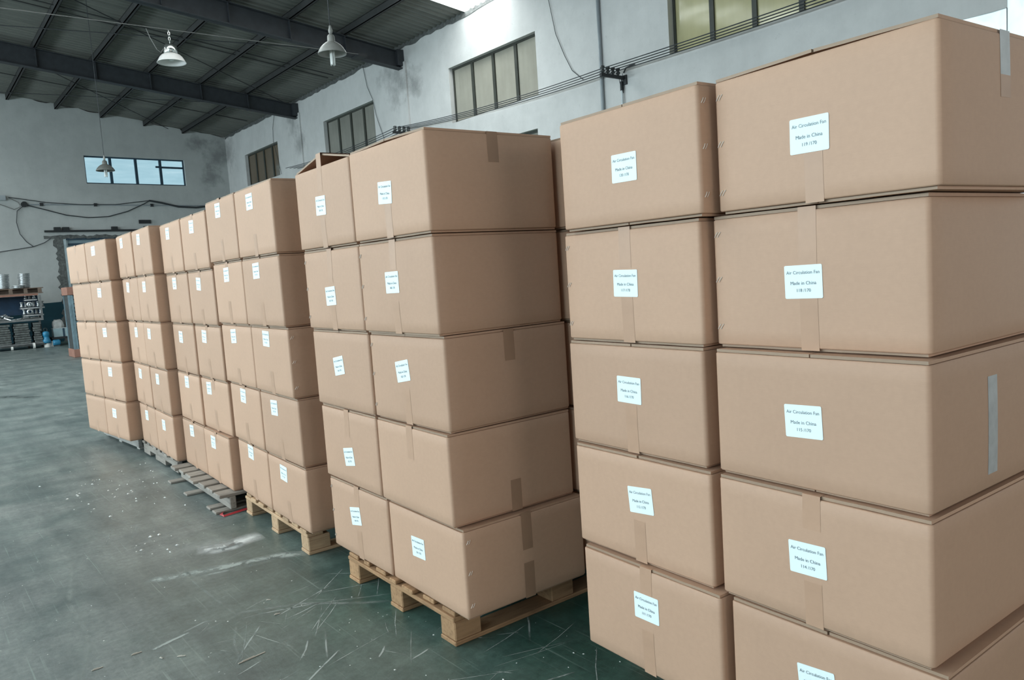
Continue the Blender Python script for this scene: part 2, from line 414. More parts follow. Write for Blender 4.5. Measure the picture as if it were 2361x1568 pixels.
# the bay nearest the camera is a tall sheeted opening with a lower part under a lintel
RH[4] = (-4.2, 3.67, 0.0, 7.1)
RH.append((3.67, 5.2, 0.0, 4.47))
wall_right = wall('wall_right', M['wall'], YB, 32.3, lambda a: 7.73, RH, PR, .24, .035)
def PF(a, z, o): return FP(a, z, o)
FH = [(6.0, 9.63, 5.72, 6.74), (4.98, 8.6, 0.0, 3.72)]
wall_far = wall('wall_far', M['wall_far'], XL, XR, lambda a: roof_z(a) - .02, FH, PF, .24, .07, .4)
LH = [(y-2.4, y+2.4, 2.6, 5.2) for y in (-2.5, 4.45, 11.4, 18.35, 25.3)]
wall_left = wall('wall_left', M['wall'], YB, 32.0, lambda a: 7.72, LH, lambda a, z, o: (XL + o, a, z), .24, 0, 1.2)
wall_back = wall('wall_back', M['wall'], XL, XR, lambda a: roof_z(a), [(-.8, 4.0, 0.0, 4.2)], lambda a, z, o: (a, YB + o, z), .24, 0, 1.2)  # opening added for the rear fill lamp

# pilasters behind the rafters, dado paint
for y in (25.02, 18.12):
    MB().box(XR-.05, XR+.02, y-.22, y+.22, 0, 7.30 if y > 12 else 7.7).build('pilaster', M['wall'], wall_right)
d = MB(); d.f = []
for x0, x1 in ((XL, 4.80),):
    k = 30; vs = []
    for i in range(k+1):
        x = x0 + (x1-x0)*i/k; vs += [FP(x, 0, .012), FP(x, 1.44 + .015*math.sin(i*2.1), .012)]
    d.add(vs, [(2*i, 2*i+2, 2*i+3, 2*i+1) for i in range(k)])
d.build('dado', M['dado'], wall_far)

# roof: corrugated sheets (ribs run down the slope), translucent sheets, purlins, rafters
ceiling = empty('ceiling', (0, 0, 0)); tag(ceiling, kind='structure')
SKY = [(13.5, 15.1, 1), (13.35, 15.12, -1), (6.4, 8.2, -1), (20.3, 22.0, -1), (27.2, 29.0, -1)]
def corr(y0, y1, xa, xb):
    ys = []; y = y0; p = .21
    while y < y1 - 1e-6:
        for dy, dz in ((0, 0), (.05, 0), (.085, .045), (.15, .045), (.185, 0)):
            if y + dy < y1: ys.append((y+dy, dz))
        y += p
    ys.append((y1, 0)); vs = []
    for yy, dz in ys: vs += [(xa, yy, roof_z(xa)+dz), (xb, yy, roof_z(xb)+dz)]
    return vs, [(2*i, 2*i+2, 2*i+3, 2*i+1) for i in range(len(ys)-1)]
for side, xa, xb in ((1, XR+.35, RIDGE), (-1, RIDGE, XL-.35)):
    cuts = sorted([(a, b) for a, b, s in SKY if s == side]); y = YB - .3
    mb = MB()
    for a, b in cuts + [(33.2, None)]:
        mb.add(*corr(y, a, xa, xb)); y = b
    mb.build('roof_sheet', M['roof'], ceiling)
    for a, b in cuts: MB().add(*corr(a, b, xa, xb)).build('translucent_sheet', M['skylight'], ceiling)
for sx, xs in ((1, (9.66, 8.22, 6.72, 5.24, 3.78, 2.32, .86)), (-1, (-1.9, -3.4, -4.9, -6.4, -7.9, -9.4, -10.9, -12.2))):
    for x in xs:
        z = roof_z(x); mb = MB()
        mb.box(x-.012, x+.012, YB, 33, z-.19, z-.012); mb.box(x-.012, x+.075, YB, 33, z-.19, z-.178); mb.box(x-.012, x+.075, YB, 33, z-.024, z-.012)
        mb.box(x+.065, x+.075, YB, 33, z-.19, z-.165)
        mb.build('purlin', M['purlin'], ceiling)
for y in (25.02, 18.12, 11.2, 4.25, -2.7):
    if True:
        mb = MB(); flg, wbt = .11, .012
        for xa, xb in ((XR-.02, RIDGE), (RIDGE, XL+.02)):
            za, zb = roof_z(xa)-.19, roof_z(xb)-.19
            if xa == RIDGE: hb, ha = .45, .60
            else: ha, hb = .45, .60
            for (yo, t0, t1) in ((wbt, 0, None), (flg, 0, .02), (flg, -.02, 0)):
                if t1 is None: za0, za1, zb0, zb1 = za, za-ha, zb, zb-hb
                elif t0 == 0: za0, za1, zb0, zb1 = za, za-t1, zb, zb-t1
                else: za0, za1, zb0, zb1 = za-ha+.02, za-ha, zb-hb+.02, zb-hb
                vs = [(x_, y+s*yo, z_) for x_, zz in ((xa, (za0, za1)), (xb, (zb0, zb1))) for z_ in zz for s in (-1, 1)]
                mb.add(vs, [(0, 1, 3, 2), (4, 6, 7, 5), (0, 4, 5, 1), (2, 3, 7, 6), (0, 2, 6, 4), (1, 5, 7, 3)])
            k = 0; x = XR - 1.7
            while xa > 0 and x > RIDGE:
                z = roof_z(x); mb.box(x-.006, x+.006, y-flg, y+flg, z-.19-.5, z-.19); x -= 1.47
        mb.build('rafter', M['rafter'], ceiling)
        if y > 12: # bearing plate in the wall
            MB().box(XR-.20, XR+.03, y-.13, y+.13, 7.20, 7.62).build('rafter_end', M['rafter'], ceiling)
# sag rods and diagonal bracing under the sheets
def onroof(x, y, dz=-.22): return Vector((x, y, roof_z(x)+dz))
for (a, b) in (((1.0, 24.7), (11.0, 18.4)), ((1.0, 18.4), (10.8, 24.8)), ((2.3, 31.5), (10.9, 25.3)), ((3.0, 25.3), (9.0, 31.6))):
    MB().tube([onroof(*a), onroof(*b)], .012, 6).build('brace_rod', M['black_iron'], ceiling)
for y in (21.4, 21.75): MB().tube([onroof(.9, y, -.10), onroof(11.0, y, -.10)], .016, 6).build('sag_rod', M['purlin'], ceiling)
for y in (28.6,): MB().tube([onroof(.9, y, -.10), onroof(11.0, y, -.10)], .016, 6).build('sag_rod', M['purlin'], ceiling)

# ragged dark mortar under the eaves of the right-hand wall
tr = MB(); rr = random.Random(11); vs = []; k = 110
for i in range(k+1):
    y = 5.0 + 27.2*i/k; vs += [(XR-.012, y, 7.80), (XR-.020, y, 7.665 + rr.uniform(-.035, .035))]
tr.add(vs, [(2*i, 2*i+2, 2*i+3, 2*i+1) for i in range(k)])
tr.build('trim_3', M['rubble']); tag(bpy.data.objects['trim_3'], kind='structure')

# windows
def window(name, a0, a1, z0, z1, P, nm, pane, fm, bars=(), inset=.12, fw=.05, sill=False):
    w_ = empty(name, P((a0+a1)/2, z0, 0)); tag(w_, kind='structure')
    base = Vector(P((a0+a1)/2, z0, 0)); mb = MB()
    def bx(m_, al, ar, zb, zt, o0, o1):
        vs = [Vector(P(a, z, o)) - base for a in (al, ar) for z in (zb, zt) for o in (o0, o1)]
        m_.add(vs, [(0, 1, 3, 2), (4, 6, 7, 5), (0, 4, 5, 1), (2, 3, 7, 6), (0, 2, 6, 4), (1, 5, 7, 3)])
    o0, o1 = -inset-.05, -inset
    bx(mb, a0, a1, z0, z0+fw, o0, o1); bx(mb, a0, a1, z1-fw, z1, o0, o1)
    bx(mb, a0, a0+fw, z0+fw, z1-fw, o0, o1); bx(mb, a1-fw, a1, z0+fw, z1-fw, o0, o1)
    mb.build('window_frame', fm, w_)
    st = (a1-a0)/nm
    for i in range(1, nm):
        q = MB(); c = a0 + st*i; bx(q, c-.045, c+.045, z0+fw, z1-fw, o0-.01, o1+.012); q.build('mullion', fm, w_)
    for i in range(nm):
        q = MB(); bx(q, a0+st*i+(.045 if i else fw)-.005, a0+st*(i+1)-(.045 if i < nm-1 else fw)+.005, z0+fw-.005, z1-fw+.005, -inset-.032, -inset-.024)
        q.build('pane', pane, w_)
    for (ba, bb, bz) in bars:
        q = MB(); bx(q, ba, bb, bz-.035, bz+.035, o0, o1); q.build('glazing_bar', fm, w_)
    return w_
window('window_1', 6.0, 9.63, 5.72, 6.74, PF, 4, M['pane_clear'], M['frame_blue'], ((8.55, 8.7, 6.44), (8.74, 9.58, 6.43)), .10, .045)
window('window_2', 26.92, 30.2, 5.50, 6.70, PR, 4, M['pane_brown'], M['frame_green'])
window('window_3', 19.82, 23.12, 5.40, 6.68, PR, 4, M['pane_grey'], M['frame_green'])
window('window_4', 12.66, 15.97, 5.30, 6.65, PR, 4, M['pane_beige'], M['frame_green'])
window('window_5', 5.70, 9.05, 5.24, 6.62, PR, 4, M['pane_olive'], M['frame_green'], inset=.14)
window('window_6', 12.76, 16.0, 3.15, 4.60, PR, 4, M['pane_grey'], M['frame_green'])
# tall bay closed with backlit plastic sheeting, in two widths
w7 = empty('window_7', (XR, 0, 0)); tag(w7, kind='structure')
for y0, y1, z1 in ((-4.2, -.18, 7.1), (-.2, 3.69, 7.1), (3.665, 5.2, 4.47)):
    mb = MB(); k = 8
    vs = []
    for i in range(k+1):
        for j in range(9):
            y_ = y0+(y1-y0)*i/k; z_ = z1*j/8
            vs.append((.035 + (.012 if y0 > 3 else 0) + .02*math.sin(i*1.9+j*.7), y_, z_))
    mb.add(vs, [(i*9+j, (i+1)*9+j, (i+1)*9+j+1, i*9+j+1) for i in range(k) for j in range(8)])
    mb.build('plastic_sheet', M['backlit'], w7, smooth=True)
for i, y in enumerate((-2.5, 4.45, 11.4, 18.35, 25.3)):
    window('window_%d' % (8+i), y-2.4, y+2.4, 2.6, 5.2, lambda a, z, o: (XL + o, a, z), 4, M['pane_clear'], M['frame_green'])

# sliding door in the far wall: slab, steel jamb, track; broken mortar round the opening
door = empty('door_1', FP(6.7, 0, 0)); tag(door, kind='structure'); db = FP(6.7, 0, 0)
def fbox(mb, x0, x1, z0, z1, o0, o1, base):
    vs = [FP(x, z, o) - base for x in (x0, x1) for z in (z0, z1) for o in (o0, o1)]
    return mb.add(vs, [(0, 1, 3, 2), (4, 6, 7, 5), (0, 4, 5, 1), (2, 3, 7, 6), (0, 2, 6, 4), (1, 5, 7, 3)])
for i in range(3):
    fbox(MB(), 5.10+i*1.17, 6.25+i*1.17, .03, 3.66, -.13, -.09, db).build('door_panel', M['door'], door)
for z in (.3, 1.55, 2.55, 3.5): fbox(MB(), 5.10, 8.6, z-.04, z+.04, -.09, -.06, db).build('door_rail', M['frame_blue'], door)
mb = MB(); fbox(mb, 5.0, 5.09, 0, 3.72, -.12, .02, db); fbox(mb, 5.09, 5.15, 0, 3.72, -.10, -.03, db)
mb.build('jamb', M['door_jamb'], door)
fbox(MB(), 4.98, 8.6, 3.66, 3.72, -.13, 0.0, db).build('door_head', M['frame_blue'], door)
tr = MB(); rr = random.Random(3); k = 40; vs = []
for i in range(k+1):      # left edge of the opening
    z = 3.74*i/k; vs += [FP(4.99, z, .03), FP(4.72 + rr.uniform(-.07, .07) - (.12 if z < 1.2 else 0), z, .008)]
tr.add(vs, [(2*i, 2*i+2, 2*i+3, 2*i+1) for i in range(k)])
tr.build('trim_1', M['rubble']); tag(bpy.data.objects['trim_1'], kind='structure')
tr = MB(); vs = []
for i in range(k+1):      # head of the opening
    x = 4.4 + 4.3*i/k; vs += [FP(x, 3.73 - rr.uniform(0, .04), .03), FP(x, 3.81 + rr.uniform(-.04, .05), .008)]
tr.add(vs, [(2*i, 2*i+2, 2*i+3, 2*i+1) for i in range(k)])
tr.build('trim_2', M['rubble']); tag(bpy.data.objects['trim_2'], kind='structure')

# measured cartons: pallet, layer (1 = bottom), column (R = near), front base centre x, y, base z, yaw, width, height, label (y, z, turn)
BOXES=[
(1,5,'L',1.9172,1.7359,1.7089,-0.0605,0.6457,0.3968,(-0.006,0.188,0.014)),
(1,4,'L',1.9512,1.7753,1.3059,-0.0545,0.6457,0.4030,(0.006,0.208,0.020)),
(1,3,'L',1.9522,1.7842,0.9156,-0.0540,0.6457,0.3902,(0.008,0.226,0.014)),
(1,2,'L',1.9372,1.7645,0.5288,-0.0551,0.6457,0.3868,(-0.014,0.229,-0.093)),
(1,1,'L',1.9163,1.7301,0.1347,-0.0551,0.6457,0.3941,(-0.002,0.248,-0.020)),
(1,5,'R',1.9227,1.0684,1.7089,-0.0728,0.6457,0.3968,(0.011,0.182,0.009)),
(1,4,'R',1.9546,1.1102,1.3059,-0.0476,0.6457,0.4030,(0.016,0.195,-0.016)),
(1,3,'R',1.9177,1.0983,0.9156,-0.0621,0.6457,0.3902,(0.020,0.199,-0.041)),
(1,2,'R',1.9043,1.0922,0.5288,-0.0613,0.6457,0.3868,(0.017,0.197,-0.039)),
(1,1,'R',1.9030,1.0602,0.1347,-0.0487,0.6457,0.3941,(0.031,0.231,-0.089)),
(2,5,'R',1.6549,2.8315,1.7493,-0.0194,0.6457,0.4086,(0.011,0.193,0.063)),
(2,5,'L',1.6830,3.5041,1.7493,-0.0332,0.6457,0.4086,(0.010,0.209,0.034)),
(2,4,'R',1.6766,2.8562,1.3377,-0.0246,0.6454,0.4116,(0.019,0.226,-0.013)),
(2,4,'L',1.6964,3.5100,1.3377,-0.0323,0.6454,0.4116,(0.012,0.174,-0.045)),
(2,3,'L',1.7074,3.5078,0.9346,-0.0279,0.6417,0.4031,(0.018,0.223,-0.161)),
(2,3,'R',1.6966,2.8586,0.9346,-0.0235,0.6417,0.4031,(0.023,0.239,-0.164)),
(2,2,'L',1.7147,3.5086,0.5369,-0.0374,0.6364,0.3977,(0.004,0.151,-0.168)),
(2,2,'R',1.6907,2.8638,0.5369,-0.0454,0.6364,0.3977,None),
(2,1,'L',1.7219,3.4884,0.1475,-0.0262,0.6450,0.3894,(0.025,0.226,-0.185)),
(2,1,'R',1.7057,2.8339,0.1475,-0.0367,0.6450,0.3894,(0.054,0.220,-0.050)),
(3,5,'L',1.6961,5.0447,1.7548,-0.0513,0.6457,0.4129,(0.027,0.334,0.000)),
(3,5,'R',1.6673,4.3877,1.7548,-0.0432,0.6457,0.4129,(0.039,0.321,0.000)),
(3,4,'L',1.7089,5.0453,1.3428,-0.0537,0.6389,0.4119,(0.014,0.327,0.000)),
(3,4,'R',1.6788,4.3965,1.3428,-0.0405,0.6389,0.4119,(0.059,0.331,0.000)),
(3,3,'L',1.7225,5.0376,0.9353,-0.0502,0.6399,0.4075,(0.048,0.327,0.000)),
(3,3,'R',1.6917,4.3918,0.9353,-0.0484,0.6399,0.4075,(0.046,0.333,0.000)),
(3,2,'L',1.7386,5.0358,0.5339,-0.0572,0.6349,0.4015,(0.023,0.327,0.000)),
(3,2,'R',1.7103,4.3898,0.5339,-0.0409,0.6349,0.4015,(0.071,0.311,0.000)),
(3,1,'L',1.7487,5.0295,0.1463,-0.0618,0.6358,0.3876,(0.023,0.328,0.000)),
(3,1,'R',1.7158,4.3822,0.1463,-0.0436,0.6358,0.3876,(0.041,0.298,0.000)),
(4,5,'L',1.7443,6.3909,1.7242,-0.0426,0.6446,0.4057,(0.053,0.318,0.000)),
(4,5,'R',1.7266,5.7364,1.7242,-0.0307,0.6446,0.4057,(0.014,0.315,0.000)),
(4,4,'L',1.7582,6.3883,1.3219,-0.0357,0.6423,0.4023,(0.064,0.323,0.000)),
(4,4,'R',1.7425,5.7399,1.3219,-0.0364,0.6423,0.4023,(0.037,0.303,0.000)),
(4,3,'L',1.7643,6.3859,0.9217,-0.0395,0.6411,0.4001,(0.066,0.291,0.000)),
(4,3,'R',1.7531,5.7366,0.9217,-0.0335,0.6411,0.4001,(0.073,0.314,0.000)),
(4,2,'L',1.7651,6.3828,0.5263,-0.0349,0.6407,0.3954,(0.037,0.321,0.000)),
(4,2,'R',1.7607,5.7309,0.5263,-0.0206,0.6407,0.3954,(0.119,0.317,0.000)),
(4,1,'L',1.7626,6.3862,0.1335,-0.0358,0.6372,0.3928,(0.031,0.312,0.000)),
(4,1,'R',1.7383,5.7421,0.1335,-0.0397,0.6372,0.3928,(0.067,0.306,0.000)),
(5,5,'L',1.6998,7.7389,1.7340,-0.0295,0.6401,0.4040,(0.079,0.325,0.000)),
(5,5,'R',1.6934,7.0915,1.7340,-0.0260,0.6401,0.4040,(0.057,0.313,0.000)),
(5,4,'L',1.7154,7.7400,1.3299,-0.0285,0.6427,0.4040,(0.078,0.316,0.000)),
(5,4,'R',1.6986,7.0911,1.3299,-0.0274,0.6427,0.4040,(0.058,0.308,0.000)),
(5,3,'L',1.7262,7.7373,0.9290,-0.0308,0.6426,0.4009,(-0.001,0.295,0.000)),
(5,3,'R',1.7058,7.0888,0.9290,-0.0312,0.6426,0.4009,(0.102,0.296,0.000)),
(5,2,'L',1.7325,7.7365,0.5337,-0.0309,0.6418,0.3953,(0.058,0.295,0.000)),
(5,2,'R',1.7178,7.0871,0.5337,-0.0361,0.6418,0.3953,(0.038,0.292,0.000)),
(5,1,'L',1.7425,7.7364,0.1391,-0.0311,0.6438,0.3946,(0.024,0.290,0.000)),
(5,1,'R',1.7209,7.0848,0.1391,-0.0371,0.6438,0.3946,(0.008,0.280,0.000)),
(6,5,'L',1.5304,9.0967,1.7256,0.0901,0.6400,0.4017,None),
(6,5,'R',1.5948,8.4498,1.7256,0.1016,0.6400,0.4017,(0.050,0.306,0.000)),
(6,4,'L',1.5447,9.0972,1.3246,0.0903,0.6421,0.4009,None),
(6,4,'R',1.6043,8.4496,1.3246,0.0969,0.6421,0.4009,(0.042,0.290,0.000)),
(6,3,'L',1.5455,9.0954,0.9244,0.0993,0.6452,0.4002,None),
(6,3,'R',1.6134,8.4476,0.9244,0.0997,0.6452,0.4002,(0.055,0.291,0.000)),
(6,2,'L',1.5484,9.0951,0.5306,0.0995,0.6457,0.3938,None),
(6,2,'R',1.6155,8.4457,0.5306,0.0986,0.6457,0.3938,(0.035,0.286,0.000)),
(6,1,'L',1.5487,9.0978,0.1389,0.0956,0.6457,0.3918,None),
(6,1,'R',1.6114,8.4484,0.1389,0.0973,0.6457,0.3918,(0.032,0.256,0.000))]
# ------------------------------------------------------------------ cartons
W_BOX, D_BOX = 0.6457, 0.6585
_txt = {}
def text_geo(body):
    if body in _txt: return _txt[body]
    cu = bpy.data.curves.new('lettering', 'FONT'); cu.body = body; cu.size = 1.0; cu.align_x = 'CENTER'; cu.resolution_u = 3
    o = bpy.data.objects.new('lettering', cu); COL.objects.link(o)
    dg = bpy.context.evaluated_depsgraph_get(); me = o.evaluated_get(dg).to_mesh()
    r_ = ([tuple(v.co) for v in me.vertices], [tuple(p.vertices) for p in me.polygons])
    o.evaluated_get(dg).to_mesh_clear(); bpy.data.objects.remove(o); bpy.data.curves.remove(cu)
    xs = [v[0] for v in r_[0]]; r_ = (r_[0], r_[1], max(xs)-min(xs)); _txt[body] = r_; return r_

NUM = {(1, 5, 'L'): 120, (1, 4, 'L'): 117, (1, 3, 'L'): 116, (1, 2, 'L'): 112, (1, 1, 'L'): 111,
       (1, 5, 'R'): 119, (1, 4, 'R'): 118, (1, 3, 'R'): 115, (1, 2, 'R'): 114, (1, 1, 'R'): 113,
       (2, 5, 'R'): 110, (2, 5, 'L'): 109, (2, 4, 'R'): 108, (2, 4, 'L'): 107, (2, 3, 'R'): 102, (2, 3, 'L'): 106,
       (2, 2, 'R'): 103, (2, 2, 'L'): 105, (2, 1, 'R'): 101, (2, 1, 'L'): 104}
for p_ in (3, 4, 5, 6):
    for l_ in range(1, 6):
        for c_ in 'LR': NUM[(p_, l_, c_)] = 120 - p_*10 - 10 + 10 + (l_-1)*2 + (1 if c_ == 'R' else 2) - (0 if p_ == 3 else 0)

def carton(cx, cy, z0, yaw, w, H, lab, num=None, tapes=None, side=(), staples='', tent=0.0, seed=0, milky=()):
    r_ = random.Random(seed); D = D_BOX
    root = empty('carton', (cx, cy, z0), yaw)
    amp = r_.uniform(.001, .005); amps = r_.uniform(.001, .004); T = .004
    zb, zt = .0085, H - .0105
    def bf(y, z): return -amp*math.cos(math.pi*y/w)*math.sin(math.pi*max(0, min(1, z/H)))
    def bs(x, z): return amps*math.sin(math.pi*max(0, min(1, x/D)))*math.sin(math.pi*max(0, min(1, z/H)))
    # body: rounded corners, faces a little bellied
    rad, seg, m = .013, 4, 10
    loop = []
    cs = [((rad, -w/2+rad), 180, 270), ((D-rad, -w/2+rad), 270, 360), ((D-rad, w/2-rad), 0, 90), ((rad, w/2-rad), 90, 180)]
    for i, (c, a0, a1) in enumerate(cs):
        for k in range(seg+1):
            a = R(a0+(a1-a0)*k/seg); loop.append((c[0]+rad*math.cos(a), c[1]+rad*math.sin(a)))
        nx = cs[(i+1) % 4]; pe = loop[-1]; a = R(nx[1]); ps = (nx[0][0]+rad*math.cos(a), nx[0][1]+rad*math.sin(a))
        for k in range(1, m): loop.append((pe[0]+(ps[0]-pe[0])*k/m, pe[1]+(ps[1]-pe[1])*k/m))
    zs = [zb, zb+.004] + [zb+.004+(zt-zb-.008)*k/9 for k in range(1, 9)] + [zt-.004, zt]
    vs = []; nl = len(loop)
    for j, z in enumerate(zs):
        ins = .0025 if j in (0, len(zs)-1) else 0
        for (x, y) in loop:
            if abs(x) < 1e-6: x += bf(y, z)
            elif abs(x-D) < 1e-6: x -= bf(y, z)
            elif abs(y+w/2) < 1e-6: y -= bs(x, z)
            elif abs(y-w/2) < 1e-6: y += bs(x, z)*.3
            vs.append((x+(ins if x < D/2 else -ins), y+(ins if y < 0 else -ins), z))
    fs = [(j*nl+i, j*nl+(i+1) % nl, (j+1)*nl+(i+1) % nl, (j+1)*nl+i) for j in range(len(zs)-1) for i in range(nl)]
    fs += [tuple(range(nl-1, -1, -1)), tuple((len(zs)-1)*nl+i for i in range(nl))]
    b = MB().add(vs, fs).build('body', M['card'], root)
    b.data.polygons.foreach_set('use_smooth', [True]*(len(fs)-2)+[False]*2)
    # outer flaps, top and bottom, meeting in a seam that runs front to back; cut edges are darker
    for top in (1, 0):
        for s in (-1, 1):
            za, zc = (H-.0095, H-.0008) if top else (.0006, .0082)
            mb = MB(); g = .0015 + r_.uniform(0, .0015); o_ = .004+r_.uniform(0, .007) + (0 if top else .005); lift = tent if top else 0
            y0, y1 = s*(w/2-(.005 if top else .013)), s*g
            k = 4; vv = []
            for i in range(k+1):
                f_ = i/k; y = y0+(y1-y0)*f_; dz = lift*f_ + (r_.uniform(-.0006, .0006) if 0 < i < k else 0)
                for x in (o_, D-.003):
                    vv += [(x, y, za+dz), (x, y, zc+dz)]
            fc = []; mi = []
            for i in range(k):
                q = i*4
                fc += [(q+1, q+3, q+7, q+5), (q, q+4, q+6, q+2), (q, q+1, q+5, q+4), (q+2, q+6, q+7, q+3)]; mi += [0, 0, 1, 1]
            fc += [(k*4, k*4+1, k*4+3, k*4+2), (0, 2, 3, 1)]; mi += [1, 0]
            mb.v = vv; mb.f = fc; mb.m = mi
            mb.build('flap', [M['card'], M['card_edge']], root)
    # packing tape
    tt, tb = tapes if tapes else (r_.choice((0, 0, .08, .11)), r_.uniform(.11, .16))
    tw = .0275; y_t = r_.uniform(-.004, .004)
    def strip(path, mat):
        mb = MB(); vv = []
        for (pa, pb) in path: vv += [pa, pb]
        mb.add(vv, [(2*i, 2*i+1, 2*i+3, 2*i+2) for i in range(len(path)-1)])
        return mb.build('tape', mat, root)
    def front(z): return [(bf(y, z)-.0006, y, z) for y in (y_t-tw, y_t+tw)]
    def sidep(z, dx=0): return [(x, -w/2-bs(x, z)-.0006, z) for x in (D/2-tw+dx, D/2+tw+dx)]
    if tt > 0:
        tp = [[(x, y, H-.0002+tent) for y in (y_t-tw, y_t+tw)] for x in (D-.01, .12, .004)] + [front(H-.001+(tent if tent > .02 else 0)), front(H-.011)]
        strip(tp + [front(H-.011-(tt-.011)*k/4) for k in range(1, 5)], M['tape'])
    if tb > 0: strip([front(tb*k/4+.003) for k in range(5)], M['tape'])
    for (a, c_, mk) in side:
        strip([sidep(H*a+(H*c_-H*a)*k/4) for k in range(5)], M['tape_milky'] if mk == 1 else M['tape_brown'] if mk == 0 else M['tape'])  # tape_milky is pale grey painted for glare on the tape
    # corner stitches: two slanted wires each
    for e in staples:
        for f_ in (.16, .52, .86):
            mb = MB()
            for d_ in (0, .010):
                if e in 'fn':
                    y = (w/2-.024+d_) if e == 'f' else -(w/2-.014+d_); z = H*f_
                    p = [(bf(y, z)-.0012, y+.006, z-.008), (bf(y, z)-.0022, y, z), (bf(y, z)-.0012, y-.006, z+.008)]
                else:
                    x = .020+d_; z = H*f_; p = [(x-.005, -w/2-bs(x, z)-.0012, z-.008), (x, -w/2-bs(x, z)-.0024, z), (x+.005, -w/2-bs(x, z)-.0012, z+.008)]
                mb.tube(p, .0013, 4)
            mb.build('staple', M['staple'], root)
    # shipping label with its three printed lines
    if lab:
        ly, lz, th = lab; LW, LH = .1155, .0928
        if th == 0: th = r_.uniform(-.06, .06)
        # right of the label runs along -y
        def pt(a, c_, off):
            y = ly - (a*math.cos(th)) - c_*math.sin(th); z = lz - a*math.sin(th) + c_*math.cos(th)
            return (bf(y, z)-off, y, z)
        rc = .004; ol = []
        for (ca, cc, a0) in ((LW/2-rc, LH/2-rc, 0), (-LW/2+rc, LH/2-rc, 90), (-LW/2+rc, -LH/2+rc, 180), (LW/2-rc, -LH/2+rc, 270)):
            for k in range(4):
                a = R(a0+30*k); ol.append((ca+rc*math.cos(a), cc+rc*math.sin(a)))
        vs = [pt(a, c_, .0015) for a, c_ in ol] + [pt(a, c_, .0008) for a, c_ in ol]; k = len(ol)
        lo = MB().add(vs, [tuple(range(k))] + [(i, k+i, k+(i+1) % k, (i+1) % k) for i in range(k)]).build('label_sticker', M['label'], root)
        mb = MB()
        for body, wid, yy in (('Air Circulation Fan', .88, .265), ('Made in China', .685, .585), ('%d /170' % num, .37, .80)):
            tv, tf, tl = text_geo(body); sc = LW*wid/tl
            mb.add([pt(v[0]*sc, LH/2-LH*yy+v[1]*sc, .0019) for v in tv], tf)
        mb.build('lettering', M['ink'], lo)
    return root

STACK = {1: 'nearest pallet', 2: 'second pallet from camera', 3: 'third pallet from camera',
         4: 'fourth pallet from camera', 5: 'fifth pallet from camera', 6: 'farthest pallet'}
LAYER = {5: 'top', 4: 'second from top', 3: 'middle', 2: 'second from bottom', 1: 'bottom'}
SPEC = {   # what the photograph shows on single cartons
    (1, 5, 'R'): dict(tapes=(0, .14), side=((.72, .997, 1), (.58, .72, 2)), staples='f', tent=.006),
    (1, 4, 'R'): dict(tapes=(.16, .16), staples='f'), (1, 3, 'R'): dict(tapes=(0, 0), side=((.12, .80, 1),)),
    (1, 2, 'R'): dict(tapes=(.10, .13)), (1, 1, 'R'): dict(tapes=(.0, .12)),
    (1, 5, 'L'): dict(tapes=(0, 0), staples='s'), (1, 4, 'L'): dict(tapes=(.14, .16), staples='f'),
    (1, 3, 'L'): dict(tapes=(0, .17)), (1, 2, 'L'): dict(tapes=(0, .15)), (1, 1, 'L'): dict(tapes=(.10, .16)),
    (2, 5, 'R'): dict(tapes=(0, .15), side=((.69, .997, 0),), tent=.008), (2, 5, 'L'): dict(tapes=(.13, .14), tent=.055),
    (2, 4, 'R'): dict(tapes=(.13, .14), staples='f'), (2, 4, 'L'): dict(tapes=(.17, .14), staples='f'),
    (2, 3, 'R'): dict(tapes=(0, .16), side=((.66, .997, 0),), staples='f'), (2, 3, 'L'): dict(tapes=(0, 0)),
    (2, 2, 'R'): dict(tapes=(.15, 0), side=((0.01, .36, 0),)), (2, 2, 'L'): dict(tapes=(.14, 0)),
    (2, 1, 'R'): dict(tapes=(0, 0), side=((.57, .997, 0), (.01, .42, 0)), staples='s'), (2, 1, 'L'): dict(tapes=(.11, .15), staples='f'),
    (3, 3, 'R'): dict(staples='s'), (6, 1, 'R'): dict(tapes=(0, .14)),
}
for i, (p, l, c, cx, cy, z0, yaw, w_, H, lab) in enumerate(BOXES):
    k = dict(SPEC.get((p, l, c), {}))
    o = carton(cx, cy, z0, yaw, w_-.001, H-.002, lab, NUM[(p, l, c)], seed=i+11, **k)
    pos = 'near column' if c == 'R' else 'far column'
    if p <= 2 and lab:
        lb = 'brown carton with label %d/170, %s in %s, %s' % (NUM[(p, l, c)], LAYER[l], pos, STACK[p])
    elif not lab and c == 'R':
        lb = 'brown carton without a label, %s in %s, %s' % (LAYER[l], pos, STACK[p])
    else:
        lb = 'brown cardboard carton, %s in %s, %s' % (LAYER[l], pos, STACK[p])
    tag(o, lb, 'carton', 'cartons on the ' + STACK[p])
# second row of cartons behind, on the second pallet: only a strip of each shows
for (p, l, c, cx, cy, z0, yaw, w_, H, lab) in [b for b in BOXES if b[0] == 2 and b[2] == 'R']:
    jut = {5: .050, 4: .034, 3: .022, 2: .016, 1: .012}[l]; gx = D_BOX + .030
    o = carton(cx + gx*math.cos(yaw) + jut*math.sin(yaw), cy + gx*math.sin(yaw) - jut*math.cos(yaw), z0, yaw, w_-.001, H-.012 if l == 5 else H-.002, None, seed=300+l, tapes=(0, 0))
    tag(o, 'brown carton peeping out behind the second stack, %s of its column' % LAYER[l], 'carton', 'cartons hidden behind the second stack')
